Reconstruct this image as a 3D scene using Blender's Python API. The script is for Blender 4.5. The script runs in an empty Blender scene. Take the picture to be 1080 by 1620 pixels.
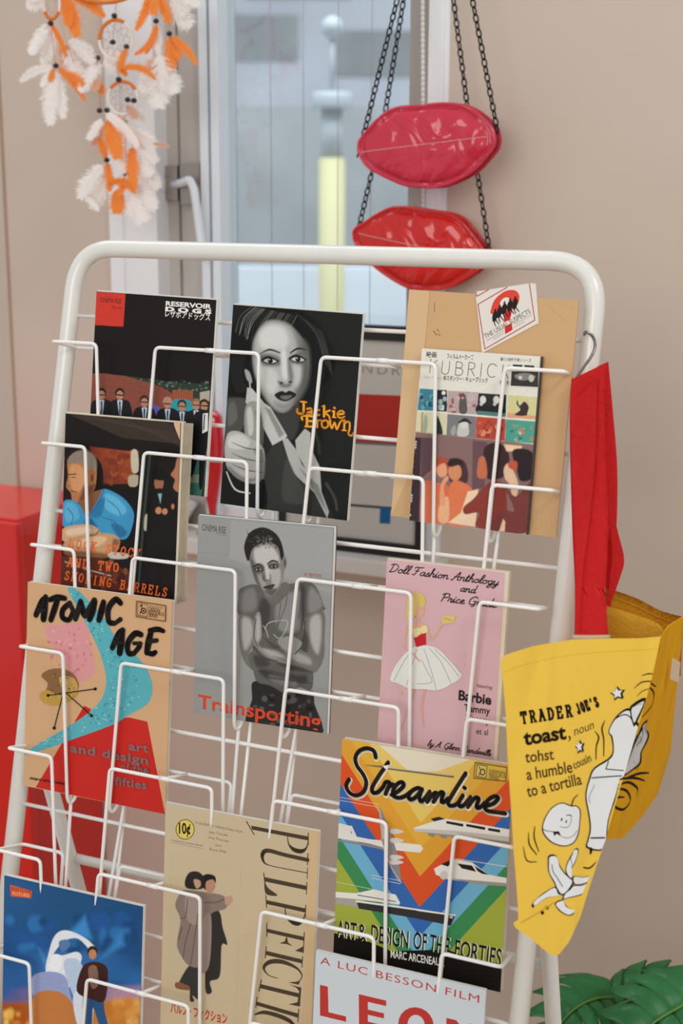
import bpy, bmesh, math, random
import numpy as np
from mathutils import Vector, Matrix, Quaternion

# ------------------------------------------------------------------ camera
EYE = 1.95                                  # lens height above the floor
FPX = 2250.0                                # 50 mm on a 36 mm tall frame, in pixels of the 1620 px tall picture
PITCH, ROLL = 0.2309979, 0.0041155
_c, _s = math.cos(PITCH), math.sin(PITCH)
_cr, _sr = math.cos(ROLL), math.sin(ROLL)
FW = Vector((0, _c, -_s))
UP0, RT0 = Vector((0, _s, _c)), Vector((1, 0, 0))
RT = _cr * RT0 + _sr * UP0
UP = -_sr * RT0 + _cr * UP0
CAM = Vector((0, 0, EYE))
scene = bpy.context.scene
col = scene.collection
cam_d = bpy.data.cameras.new('camera')
cam = bpy.data.objects.new('camera', cam_d)
col.objects.link(cam)
m3 = Matrix((RT, UP, -FW)).transposed()
cam.matrix_world = Matrix.Translation(CAM) @ m3.to_4x4()
cam_d.sensor_width = 36.0
cam_d.sensor_fit = 'AUTO'
cam_d.lens = 50.0
cam_d.dof.use_dof = True
cam_d.dof.focus_distance = 1.88
cam_d.dof.aperture_fstop = 4.0
cam_d.clip_end = 200
scene.camera = cam

# ------------------------------------------------------------------ light
W = bpy.data.worlds.new('World')
scene.world = W
W.use_nodes = True
bg = W.node_tree.nodes['Background']
bg.inputs['Color'].default_value = (0.93, 0.96, 1.0, 1)
bg.inputs['Strength'].default_value = 0.62


def area(name, loc, target, sx, sy, energy, color):
    d = bpy.data.lights.new(name, 'AREA')
    d.shape = 'RECTANGLE'; d.size = sx; d.size_y = sy; d.energy = energy; d.color = color
    o = bpy.data.objects.new(name, d)
    o.location = loc
    o.rotation_euler = (Vector(target) - Vector(loc)).to_track_quat('-Z', 'Y').to_euler()
    col.objects.link(o)
    return o


area('front_fill_light', (-1.6, -2.2, 2.9), (0.1, 2.0, 1.5), 2.4, 1.8, 62, (1.0, 0.97, 0.93))  # added soft fill from behind the camera, upper left; no window stands there
area('warm_overhead_light', (1.2, 0.3, 3.4), (0.3, 2.2, 1.4), 0.6, 0.6, 14, (1.0, 0.95, 0.88))  # unseen warm area light from the upper right; no lamp is built
area('street_fill_light', (0, 5.0, 7.5), (0, 11.5, 1.5), 9.0, 4.0, 1000, (0.93, 0.97, 1.0))  # added area light that brightens the street walls and house front

scene.view_settings.view_transform = 'Standard'
scene.view_settings.look = 'None'
scene.view_settings.exposure = 0.0
scene.view_settings.gamma = 1.0
scene.view_settings.use_curve_mapping = False

# ------------------------------------------------------------------ helpers


def lin(c):
    c = c.lstrip('#')
    v = [int(c[i:i + 2], 16) / 255 for i in (0, 2, 4)]
    return tuple(x / 12.92 if x <= 0.04045 else ((x + 0.055) / 1.055) ** 2.4 for x in v) + (1.0,)


def ray(x, y):
    return FW + ((x - 540) / FPX) * RT - ((y - 810) / FPX) * UP


def at(x, y, Y):
    """the world point at distance Y in front of the camera wall-wards seen at (x, y)"""
    d = ray(x, y)
    return CAM + d * (Y / d.y)


def on_plane(x, y, O, N):
    d = ray(x, y)
    return CAM + d * ((O - CAM).dot(N) / d.dot(N))


def mat(name, color, rough=0.5, metal=0.0, spec=0.5, coat=0.0, noise=0.0, nscale=8.0, bump=0.0, bscale=60.0,
        trans=0.0, emit=0.0, subsurf=0.0):
    m = bpy.data.materials.new(name)
    m.use_nodes = True
    nt = m.node_tree
    b = nt.nodes['Principled BSDF']
    rgba = lin(color) if isinstance(color, str) else tuple(color) + (1.0,)
    b.inputs['Base Color'].default_value = rgba
    b.inputs['Roughness'].default_value = rough
    b.inputs['Metallic'].default_value = metal
    b.inputs['Specular IOR Level'].default_value = spec
    b.inputs['Coat Weight'].default_value = coat
    b.inputs['Coat Roughness'].default_value = 0.08
    b.inputs['Transmission Weight'].default_value = trans
    if emit:
        b.inputs['Emission Color'].default_value = rgba
        b.inputs['Emission Strength'].default_value = emit
    tc = None
    if noise or bump:
        tc = nt.nodes.new('ShaderNodeTexCoord')
    if noise:
        n = nt.nodes.new('ShaderNodeTexNoise')
        n.inputs['Scale'].default_value = nscale
        n.inputs['Detail'].default_value = 4
        nt.links.new(tc.outputs['Object'], n.inputs['Vector'])
        r = nt.nodes.new('ShaderNodeMapRange')
        r.inputs['From Min'].default_value = 0.3; r.inputs['From Max'].default_value = 0.7
        r.inputs['To Min'].default_value = 1 - noise; r.inputs['To Max'].default_value = 1 + noise
        nt.links.new(n.outputs['Fac'], r.inputs['Value'])
        mx = nt.nodes.new('ShaderNodeMix')
        mx.data_type = 'RGBA'; mx.blend_type = 'MULTIPLY'
        mx.inputs['Factor'].default_value = 1.0
        mx.inputs[6].default_value = rgba
        nt.links.new(r.outputs['Result'], mx.inputs[7])
        nt.links.new(mx.outputs[2], b.inputs['Base Color'])
    if bump:
        n = nt.nodes.new('ShaderNodeTexNoise')
        n.inputs['Scale'].default_value = bscale
        n.inputs['Detail'].default_value = 3
        nt.links.new(tc.outputs['Object'], n.inputs['Vector'])
        bp = nt.nodes.new('ShaderNodeBump')
        bp.inputs['Strength'].default_value = bump
        bp.inputs['Distance'].default_value = 0.01
        nt.links.new(n.outputs['Fac'], bp.inputs['Height'])
        nt.links.new(bp.outputs['Normal'], b.inputs['Normal'])
    return m


def print_mat(name, rough, coat, bump=0.0, bscale=40.0):
    """printed surface: ink colours come from the mesh's colour attribute"""
    m = mat(name, '#ffffff', rough, coat=coat, bump=bump, bscale=bscale)
    nt = m.node_tree
    nt.nodes['Principled BSDF'].inputs['Specular IOR Level'].default_value = 0.16
    a = nt.nodes.new('ShaderNodeAttribute')
    a.attribute_name = 'ink'
    nt.links.new(a.outputs['Color'], nt.nodes['Principled BSDF'].inputs['Base Color'])
    return m


def wrinkle(m, scale=5.0, strength=0.5, dist=0.03):
    """adds broad soft folds under the fine weave"""
    nt = m.node_tree
    b = nt.nodes['Principled BSDF']
    tc = nt.nodes.new('ShaderNodeTexCoord')
    mp = nt.nodes.new('ShaderNodeMapping')
    mp.inputs['Scale'].default_value = (1.6, 1.6, 0.7)
    n = nt.nodes.new('ShaderNodeTexNoise')
    n.inputs['Scale'].default_value = scale
    n.inputs['Detail'].default_value = 1.5
    n.inputs['Distortion'].default_value = 0.6
    nt.links.new(tc.outputs['Object'], mp.inputs['Vector'])
    nt.links.new(mp.outputs['Vector'], n.inputs['Vector'])
    bp = nt.nodes.new('ShaderNodeBump')
    bp.inputs['Strength'].default_value = strength
    bp.inputs['Distance'].default_value = dist
    nt.links.new(n.outputs['Fac'], bp.inputs['Height'])
    if b.inputs['Normal'].links:
        nt.links.new(b.inputs['Normal'].links[0].from_socket, bp.inputs['Normal'])
    nt.links.new(bp.outputs['Normal'], b.inputs['Normal'])


M = {
    'wall': mat('wall_paint', '#cebeaf', 0.85, noise=0.025, nscale=3, bump=0.04, bscale=120),
    'floor': mat('floor_wood', '#a88a6c', 0.5, noise=0.12, nscale=12),
    'white': mat('white_window_paint', '#ebebec', 0.4),
    'grey_frame': mat('grey_window_paint', '#bdb7b0', 0.5),
    'groove': mat('grey_groove', '#98a2a8', 0.6),
    'seal': mat('dark_seal', '#4a4744', 0.7),
    'reveal': mat('reveal_paint', '#a9a29b', 0.7),
    'alu': mat('blue_white_alu', '#e4ebf0', 0.3, spec=0.6),
    'steel': mat('brushed_steel', '#a79e96', 0.35, metal=0.8),
    'sill': mat('sill_paint', '#d8d2cc', 0.4),
    'rack': mat('cream_white_enamel', '#e4e2da', 0.3, coat=0.3, noise=0.02, nscale=30),
    'wire': mat('white_coated_wire', '#f3f1ec', 0.3, coat=0.3),
    'gloss': print_mat('glossy_print', 0.38, 0.06, 0.03, 14),
    'matte': print_mat('matte_print', 0.6, 0.0),
    'canvas_print': print_mat('cotton_print', 0.9, 0.0, 0.10, 420),
    'paper': mat('page_paper', '#ded2ba', 0.8, noise=0.05, nscale=60),
    'paper_w': mat('white_page_paper', '#dcdad2', 0.7),
    'kraft': mat('kraft_paper', '#d0ac80', 0.75, noise=0.05, nscale=14, bump=0.08, bscale=30),
    'dark': mat('dark_cover_stock', '#2a2320', 0.5),
    'red_lac': mat('red_lacquer', '#d8120c', 0.28, coat=0.3, noise=0.02, nscale=4),
    'red_strap': mat('red_cotton', '#e8272a', 0.85, bump=0.3, bscale=300),
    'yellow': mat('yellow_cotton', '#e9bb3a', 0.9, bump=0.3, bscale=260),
    'yellow_shaded': mat('yellow_cotton_shaded', '#dfa41c', 0.9, bump=0.3, bscale=260),  # same yellow cotton, shade at the bag mouth put into the colour
    'cream': mat('cream_trim', '#efe2cc', 0.8),
    'hook': mat('hook_steel', '#8a817a', 0.25, metal=1.0),
    'black_metal': mat('black_chain_metal', '#0d0b0a', 0.5, spec=0.3),
    'black_frame': mat('black_frame_paint', '#0d0a09', 0.45),
    'bead': mat('dark_wood_bead', '#2a1812', 0.45),
    'cord': mat('peach_cord', '#d8a58c', 0.8),
    'hoop': mat('orange_wrap', '#e07a24', 0.7, bump=0.3, bscale=200),
    'hoop_w': mat('cream_wrap', '#efe6da', 0.7),
    'chainbead': mat('pale_blind_bead', '#e3ddd6', 0.4),
    'ceramic': mat('white_ceramic', '#ebe9e6', 0.2, coat=0.5),
    'fruit': mat('dark_red_glaze', '#8e1a1a', 0.3),
    'leaf': mat('deep_green_leaf', '#46985a', 0.32, noise=0.22, nscale=18, bump=0.12, bscale=50),
    'stem': mat('green_stem', '#5f8a3a', 0.5),
    'pot': mat('terracotta', '#b56b48', 0.8),
    'soil': mat('dark_soil', '#33261d', 0.9),
    'street': mat('pale_pavement', '#d9dde0', 0.9, noise=0.05, nscale=1.5),
    'pale_wall': mat('pale_low_wall', '#c3c9ce', 0.9, noise=0.12, nscale=1.2),
    'far_wall': mat('grey_street_wall', '#9a9d9e', 0.9, noise=0.12, nscale=2.0),
    'far_house': mat('pale_street_facade', '#c9ccd3', 0.9, noise=0.16, nscale=0.7),
    'post_w': mat('post_white', '#b9c2c8', 0.6),
    'post_y': mat('post_yellow', '#cbc596', 0.6),
    'brown': mat('brown_wood', '#a98f78', 0.6),
    'zip_dark': mat('dark_red_zip', '#6d0f1c', 0.6),
    'stitch': mat('pale_stitching', '#f0b8ae', 0.7),
}


def glass_mat(name, color, rough, alpha):
    m = bpy.data.materials.new(name)
    m.use_nodes = True
    nt = m.node_tree
    nt.nodes.clear()
    out = nt.nodes.new('ShaderNodeOutputMaterial')
    t = nt.nodes.new('ShaderNodeBsdfTransparent')
    t.inputs['Color'].default_value = lin(color)
    g = nt.nodes.new('ShaderNodeBsdfGlossy')
    g.inputs['Roughness'].default_value = rough
    mx = nt.nodes.new('ShaderNodeMixShader')
    mx.inputs['Fac'].default_value = alpha
    nt.links.new(t.outputs[0], mx.inputs[1])
    nt.links.new(g.outputs[0], mx.inputs[2])
    nt.links.new(mx.outputs[0], out.inputs['Surface'])
    return m


for k_ in ('canvas_print', 'yellow', 'yellow_shaded', 'red_strap'):
    wrinkle(M[k_], 9.0 if k_ != 'red_strap' else 16.0)
wrinkle(M['kraft'], 6.0, 0.25)

M['pane'] = glass_mat('window_glass', '#f2f6f8', 0.05, 0.06)


def vinyl(name, color):
    m = mat(name, color, 0.4, spec=0.2, coat=0.8)
    nt = m.node_tree
    b = nt.nodes['Principled BSDF']
    b.inputs['Coat Roughness'].default_value = 0.03
    tc = nt.nodes.new('ShaderNodeTexCoord')
    n = nt.nodes.new('ShaderNodeTexNoise')
    n.inputs['Scale'].default_value = 17
    n.inputs['Detail'].default_value = 1.5
    n.inputs['Distortion'].default_value = 1.2
    nt.links.new(tc.outputs['Object'], n.inputs['Vector'])
    bp = nt.nodes.new('ShaderNodeBump')
    bp.inputs['Strength'].default_value = 0.55
    bp.inputs['Distance'].default_value = 0.02
    nt.links.new(n.outputs['Fac'], bp.inputs['Height'])
    for k in ('Normal', 'Coat Normal'):
        nt.links.new(bp.outputs['Normal'], b.inputs[k])
    return m


M['vinyl_pink'] = vinyl('rose_red_vinyl', '#cc2742')
M['vinyl_red'] = vinyl('scarlet_vinyl', '#d01712')


def translucent(name, color, fac=0.45):
    m = bpy.data.materials.new(name)
    m.use_nodes = True
    nt = m.node_tree
    nt.nodes.clear()
    out = nt.nodes.new('ShaderNodeOutputMaterial')
    d = nt.nodes.new('ShaderNodeBsdfDiffuse'); d.inputs['Color'].default_value = lin(color)
    t = nt.nodes.new('ShaderNodeBsdfTranslucent'); t.inputs['Color'].default_value = lin(color)
    mx = nt.nodes.new('ShaderNodeMixShader'); mx.inputs['Fac'].default_value = fac
    nt.links.new(d.outputs[0], mx.inputs[1]); nt.links.new(t.outputs[0], mx.inputs[2])
    nt.links.new(mx.outputs[0], out.inputs['Surface'])
    return m


M['feather_w'] = translucent('white_feather', '#fffaf6', 0.3)
M['feather_o'] = translucent('orange_feather', '#ffa656', 0.35)
M['feather_p'] = translucent('peach_feather', '#f3cdb4')


def red_glass():
    m = bpy.data.materials.new('red_glass')
    m.use_nodes = True
    nt = m.node_tree
    b = nt.nodes['Principled BSDF']
    b.inputs['Base Color'].default_value = lin('#e01426')
    b.inputs['Roughness'].default_value = 0.12
    b.inputs['Transmission Weight'].default_value = 0.35
    b.inputs['Coat Weight'].default_value = 0.5
    return m


M['red_glass'] = red_glass()


def obj(name, bm, m, parent=None, smooth=False, loc=None):
    me = bpy.data.meshes.new(name)
    bm.normal_update()
    bm.to_mesh(me)
    bm.free()
    for x in (m if isinstance(m, (list, tuple)) else [m]):
        me.materials.append(x)
    if smooth:
        for p in me.polygons:
            p.use_smooth = True
    o = bpy.data.objects.new(name, me)
    col.objects.link(o)
    if parent is not None:
        o.parent = parent
    if loc is not None:
        o.location = loc
    return o


def thing(name, label, cat, mw=None, group=None):
    o = bpy.data.objects.new(name, None)
    o.empty_display_size = 0.05
    col.objects.link(o)
    if mw is not None:
        o.matrix_world = mw if isinstance(mw, Matrix) else Matrix.Translation(mw)
    o['label'] = label
    o['category'] = cat
    if group:
        o['group'] = group
    return o


def tag(o, label, cat, group=None):
    o['label'] = label; o['category'] = cat
    if group:
        o['group'] = group
    return o


def struct(o):
    o['kind'] = 'structure'
    return o


def box(bm, x0, x1, y0, y1, z0, z1):
    r = bmesh.ops.create_cube(bm, size=1)
    for v in r['verts']:
        v.co = Vector(((x0 + x1) / 2 + v.co.x * (x1 - x0), (y0 + y1) / 2 + v.co.y * (y1 - y0), (z0 + z1) / 2 + v.co.z * (z1 - z0)))
    return r['verts']


def boxbm(*a):
    bm = bmesh.new()
    box(bm, *a)
    return bm


def bevel(bm, w, seg=2):
    bmesh.ops.bevel(bm, geom=list(bm.edges), offset=w, segments=seg, affect='EDGES', profile=0.7)
    return bm


def fillet(pts, r, n=4, closed=False):
    pts = [Vector(p) for p in pts]
    N = len(pts)
    out = []
    for i, p in enumerate(pts):
        if not closed and i in (0, N - 1):
            out.append(p)
            continue
        a, b = pts[(i - 1) % N], pts[(i + 1) % N]
        da, db = (a - p), (b - p)
        la, lb = da.length, db.length
        if la < 1e-6 or lb < 1e-6:
            continue
        da /= la; db /= lb
        k = min(r, la * 0.45, lb * 0.45)
        A, B = p + da * k, p + db * k
        for j in range(n + 1):
            t = j / n
            out.append((1 - t) ** 2 * A + 2 * t * (1 - t) * p + t * t * B)
    return out


def tube(bm, pts, rad, seg=10, closed=False, caps=True):
    pts = [Vector(p) for p in pts]
    N = len(pts)
    rads = rad if isinstance(rad, (list, tuple)) else [rad] * N
    rings = []
    nrm = None
    prev_t = None
    for i in range(N):
        if closed:
            t = (pts[(i + 1) % N] - pts[i - 1])
        else:
            t = pts[min(i + 1, N - 1)] - pts[max(i - 1, 0)]
        if t.length < 1e-9:
            t = prev_t or Vector((0, 0, 1))
        t = t.normalized()
        if nrm is None:
            nrm = t.orthogonal().normalized()
        else:
            q = prev_t.rotation_difference(t)
            nrm = (q @ nrm)
            nrm = (nrm - t * nrm.dot(t)).normalized()
        prev_t = t
        bn = t.cross(nrm)
        rings.append([bm.verts.new(pts[i] + rads[i] * (math.cos(2 * math.pi * k / seg) * nrm + math.sin(2 * math.pi * k / seg) * bn)) for k in range(seg)])
    M_ = N if closed else N - 1
    for i in range(M_):
        A, B = rings[i], rings[(i + 1) % N]
        off = 0
        if closed and i == N - 1:
            off = min(range(seg), key=lambda o: (A[0].co - B[o].co).length)
        for k in range(seg):
            f = bm.faces.new((A[k], A[(k + 1) % seg], B[(k + 1 + off) % seg], B[(k + off) % seg]))
            f.smooth = True
    if caps and not closed:
        bm.faces.new(rings[0][::-1]); bm.faces.new(rings[-1])


def tubebm(*a, **k):
    bm = bmesh.new()
    tube(bm, *a, **k)
    return bm


def lathe(bm, prof, seg=24, center=(0, 0, 0)):
    c = Vector(center)
    rings = [[bm.verts.new(c + Vector((r * math.cos(2 * math.pi * k / seg), r * math.sin(2 * math.pi * k / seg), z))) for k in range(seg)] for r, z in prof]
    for A, B in zip(rings, rings[1:]):
        for k in range(seg):
            bm.faces.new((A[k], A[(k + 1) % seg], B[(k + 1) % seg], B[k])).smooth = True
    bm.faces.new(rings[0][::-1]); bm.faces.new(rings[-1])


def ball(bm, c, r, sub=2):
    g = bmesh.ops.create_icosphere(bm, subdivisions=sub, radius=r)
    for v in g['verts']:
        v.co += Vector(c)
    for f in {f for v in g['verts'] for f in v.link_faces}:
        f.smooth = True


def smooth2(pts, closed=True, n=4):
    P = [Vector((p[0], p[1])) for p in pts] if len(pts[0]) == 2 else [Vector(p) for p in pts]
    N = len(P)
    out = []
    R = range(N) if closed else range(N - 1)
    for i in R:
        if closed:
            a, b, c, d = P[i - 1], P[i], P[(i + 1) % N], P[(i + 2) % N]
        else:
            a, b, c, d = P[max(i - 1, 0)], P[i], P[i + 1], P[min(i + 2, N - 1)]
        for j in range(n):
            t = j / n
            out.append(0.5 * ((2 * b) + (c - a) * t + (2 * a - 5 * b + 4 * c - d) * t * t + (3 * b - a - 3 * c + d) * t ** 3))
    if not closed:
        out.append(P[-1])
    return out


# ------------------------------------------------------------------ printing on flat sheets
_font_cache = {}


def text_shape(s, shear=0.0, bold=0.0, space=1.0):
    key = (s, shear, bold, space)
    if key in _font_cache:
        return _font_cache[key]
    cu = bpy.data.curves.new('lettering', 'FONT')
    cu.body = s
    cu.size = 1.0
    cu.shear = shear
    cu.offset = bold
    cu.space_character = space
    cu.resolution_u = 3
    o = bpy.data.objects.new('lettering', cu)
    me = bpy.data.meshes.new_from_object(o)
    V = [(v.co.x, v.co.y) for v in me.vertices]
    F = [tuple(p.vertices) for p in me.polygons]
    bpy.data.objects.remove(o)
    bpy.data.meshes.remove(me)
    bpy.data.curves.remove(cu)
    _font_cache[key] = (V, F)
    return V, F


CAP = 0.73
_vt, _ft = text_shape('H')
if _vt:
    CAP = max(v[1] for v in _vt)

# a small slab-serif stroke alphabet: strokes in a unit cell (x right, y up), then serif spots
SLAB = {
    'A': ([[(0.08, 0), (0.36, 1), (0.64, 0)], [(0.2, 0.36), (0.52, 0.36)]], [(0.08, 0), (0.64, 0), (0.3, 1)]),
    'B': ([[(0.12, 0), (0.12, 1), (0.45, 0.98), (0.55, 0.77), (0.42, 0.54), (0.12, 0.53)], [(0.42, 0.54), (0.62, 0.28), (0.48, 0.02), (0.12, 0)]], [(0.1, 0), (0.1, 1)]),
    'C': ([[(0.62, 0.75), (0.5, 0.97), (0.28, 0.97), (0.1, 0.7), (0.1, 0.3), (0.28, 0.03), (0.5, 0.03), (0.62, 0.2)], [(0.63, 1), (0.63, 0.7)]], []),
    'D': ([[(0.12, 0), (0.12, 1), (0.42, 0.97), (0.62, 0.65), (0.62, 0.35), (0.42, 0.03), (0.12, 0)]], [(0.1, 0), (0.1, 1)]),
    'E': ([[(0.58, 0.75), (0.58, 1), (0.12, 1), (0.12, 0), (0.6, 0), (0.6, 0.25)], [(0.12, 0.53), (0.45, 0.53)]], [(0.1, 0), (0.1, 1)]),
    'G': ([[(0.6, 0.78), (0.48, 0.97), (0.28, 0.97), (0.1, 0.7), (0.1, 0.3), (0.28, 0.03), (0.5, 0.03), (0.6, 0.15), (0.6, 0.42), (0.38, 0.42)]], []),
    'I': ([[(0.36, 0), (0.36, 1)]], [(0.36, 0), (0.36, 1)]),
    'J': ([[(0.5, 1), (0.5, 0.2), (0.35, 0.0), (0.15, 0.03), (0.1, 0.22)]], [(0.5, 1)]),
    'K': ([[(0.14, 0), (0.14, 1)], [(0.58, 1), (0.16, 0.45)], [(0.3, 0.58), (0.62, 0)]], [(0.14, 0), (0.14, 1), (0.58, 1), (0.6, 0)]),
    'L': ([[(0.16, 1), (0.16, 0), (0.62, 0), (0.62, 0.28)]], [(0.16, 1), (0.14, 0)]),
    'M': ([[(0.1, 0), (0.12, 1), (0.36, 0.35), (0.6, 1), (0.62, 0)]], [(0.1, 0), (0.62, 0), (0.08, 1), (0.64, 1)]),
    'N': ([[(0.12, 0), (0.12, 1), (0.6, 0), (0.6, 1)]], [(0.12, 0), (0.1, 1), (0.6, 1)]),
    'O': ([[(0.36, 0), (0.14, 0.18), (0.08, 0.5), (0.14, 0.82), (0.36, 1), (0.58, 0.82), (0.64, 0.5), (0.58, 0.18), (0.36, 0)]], []),
    'R': ([[(0.14, 0), (0.14, 1), (0.45, 0.98), (0.57, 0.75), (0.45, 0.5), (0.14, 0.49)], [(0.38, 0.49), (0.62, 0)]], [(0.14, 0), (0.12, 1), (0.62, 0)]),
    'S': ([[(0.57, 0.75), (0.48, 0.95), (0.28, 0.98), (0.13, 0.8), (0.2, 0.58), (0.5, 0.42), (0.6, 0.22), (0.45, 0.02), (0.24, 0.02), (0.12, 0.22)], [(0.12, 0), (0.12, 0.25)]], []),
    'T': ([[(0.36, 0), (0.36, 1)], [(0.06, 0.75), (0.06, 1), (0.66, 1), (0.66, 0.75)]], [(0.36, 0)]),
    'W': ([[(0.06, 1), (0.2, 0), (0.36, 0.75), (0.52, 0), (0.66, 1)]], [(0.06, 1), (0.66, 1)]),
    "'": ([[(0.36, 1), (0.3, 0.75)]], []),
}


INK_STEP = 4e-6


# a connected brush script: strokes (x right, y up, capitals 1 high) and the advance of each letter
SCRIPT = {
    'a': ([[(.38, .38), (.25, .45), (.08, .28), (.08, .08), (.2, 0), (.36, .2), (.4, .42), (.38, .1), (.45, 0), (.55, .08)]], .5),
    'n': ([[(0, .4), (.06, .44), (.06, 0)], [(.06, .25), (.2, .43), (.32, .4), (.31, .08), (.38, 0), (.48, .08)]], .46),
    'd': ([[(.36, .38), (.22, .45), (.06, .25), (.08, .04), (.2, 0), (.36, .2)], [(.42, 1), (.36, .1), (.42, 0), (.52, .08)]], .5),
    'o': ([[(.2, .44), (.06, .3), (.06, .08), (.2, 0), (.34, .12), (.34, .34), (.2, .44), (.3, .36), (.48, .4)]], .44),
    'l': ([[(0, .08), (.18, .5), (.26, .92), (.18, 1), (.1, .8), (.08, .2), (.14, 0), (.26, .1)]], .26),
    'h': ([[(0, .08), (.14, .6), (.2, .95), (.12, .95), (.06, 0)], [(.06, .25), (.2, .44), (.32, .38), (.3, .08), (.37, 0), (.46, .08)]], .44),
    'i': ([[(0, .1), (.1, .43), (.08, .08), (.14, 0), (.24, .1)], [(.13, .62), (.14, .67)]], .24),
    's': ([[(0, .08), (.18, .46), (.24, .2), (.18, 0), (.04, .04)], [(.2, .02), (.34, .1)]], .32),
    't': ([[(0, .1), (.16, .8), (.1, .1), (.16, 0), (.26, .1)], [(.02, .52), (.28, .56)]], .27),
    'g': ([[(.36, .38), (.2, .45), (.06, .25), (.1, .03), (.22, .02), (.36, .25)], [(.4, .43), (.34, -.2), (.2, -.4), (.06, -.3), (.2, -.1), (.5, .08)]], .48),
    'y': ([[(0, .38), (.06, .44), (.06, .1), (.16, .02), (.3, .2)], [(.36, .43), (.28, -.2), (.14, -.4), (.02, -.28), (.2, -.08), (.44, .08)]], .42),
    'r': ([[(0, .1), (.08, .48), (.14, .4), (.26, .4), (.22, .1), (.28, 0), (.36, .08)]], .36),
    'c': ([[(.3, .36), (.2, .45), (.05, .25), (.08, .03), (.2, 0), (.36, .1)]], .36),
    'e': ([[(0, .12), (.2, .24), (.26, .38), (.16, .45), (.05, .25), (.1, .02), (.22, 0), (.36, .1)]], .35),
    'u': ([[(0, .38), (.06, .43), (.05, .08), (.16, 0), (.3, .2)], [(.34, .43), (.31, .08), (.38, 0), (.48, .08)]], .46),
    'b': ([[(0, .1), (.16, .6), (.2, .95), (.12, .95), (.06, .1), (.16, 0), (.3, .1), (.28, .34), (.14, .36)]], .38),
    'v': ([[(0, .36), (.06, .43), (.12, .02), (.28, .3), (.26, .43), (.38, .36)]], .38),
    'D': ([[(.2, .95), (.12, .05)], [(0, .85), (.2, .98), (.5, .9), (.62, .6), (.5, .2), (.2, 0), (.02, .06)]], .72),
    'F': ([[(.3, .9), (.2, .2), (.08, 0), (-.04, .08)], [(0, .8), (.1, .95), (.4, .92), (.65, 1)], [(.1, .5), (.4, .52)]], .55),
    'A': ([[(-.05, .05), (.08, 0), (.45, .98), (.47, .5), (.46, .05), (.58, .06)], [(.12, .4), (.56, .42)]], .64),
    'P': ([[(.18, .92), (.1, 0)], [(0, .8), (.2, .98), (.5, .92), (.52, .62), (.3, .48), (.14, .5)]], .56),
    'G': ([[(.55, .8), (.4, .98), (.12, .8), (.02, .4), (.12, .06), (.35, .02), (.5, .2), (.52, .42), (.34, .42)], [(.52, .42), (.48, -.1), (.3, -.2)]], .64),
    'M': ([[(0, 0), (.1, .95), (.25, .3), (.45, .98), (.5, .1), (.58, .02)]], .66),
    '.': ([[(.05, .02), (.06, .05)]], .2), ' ': ([], .3),
}


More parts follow.
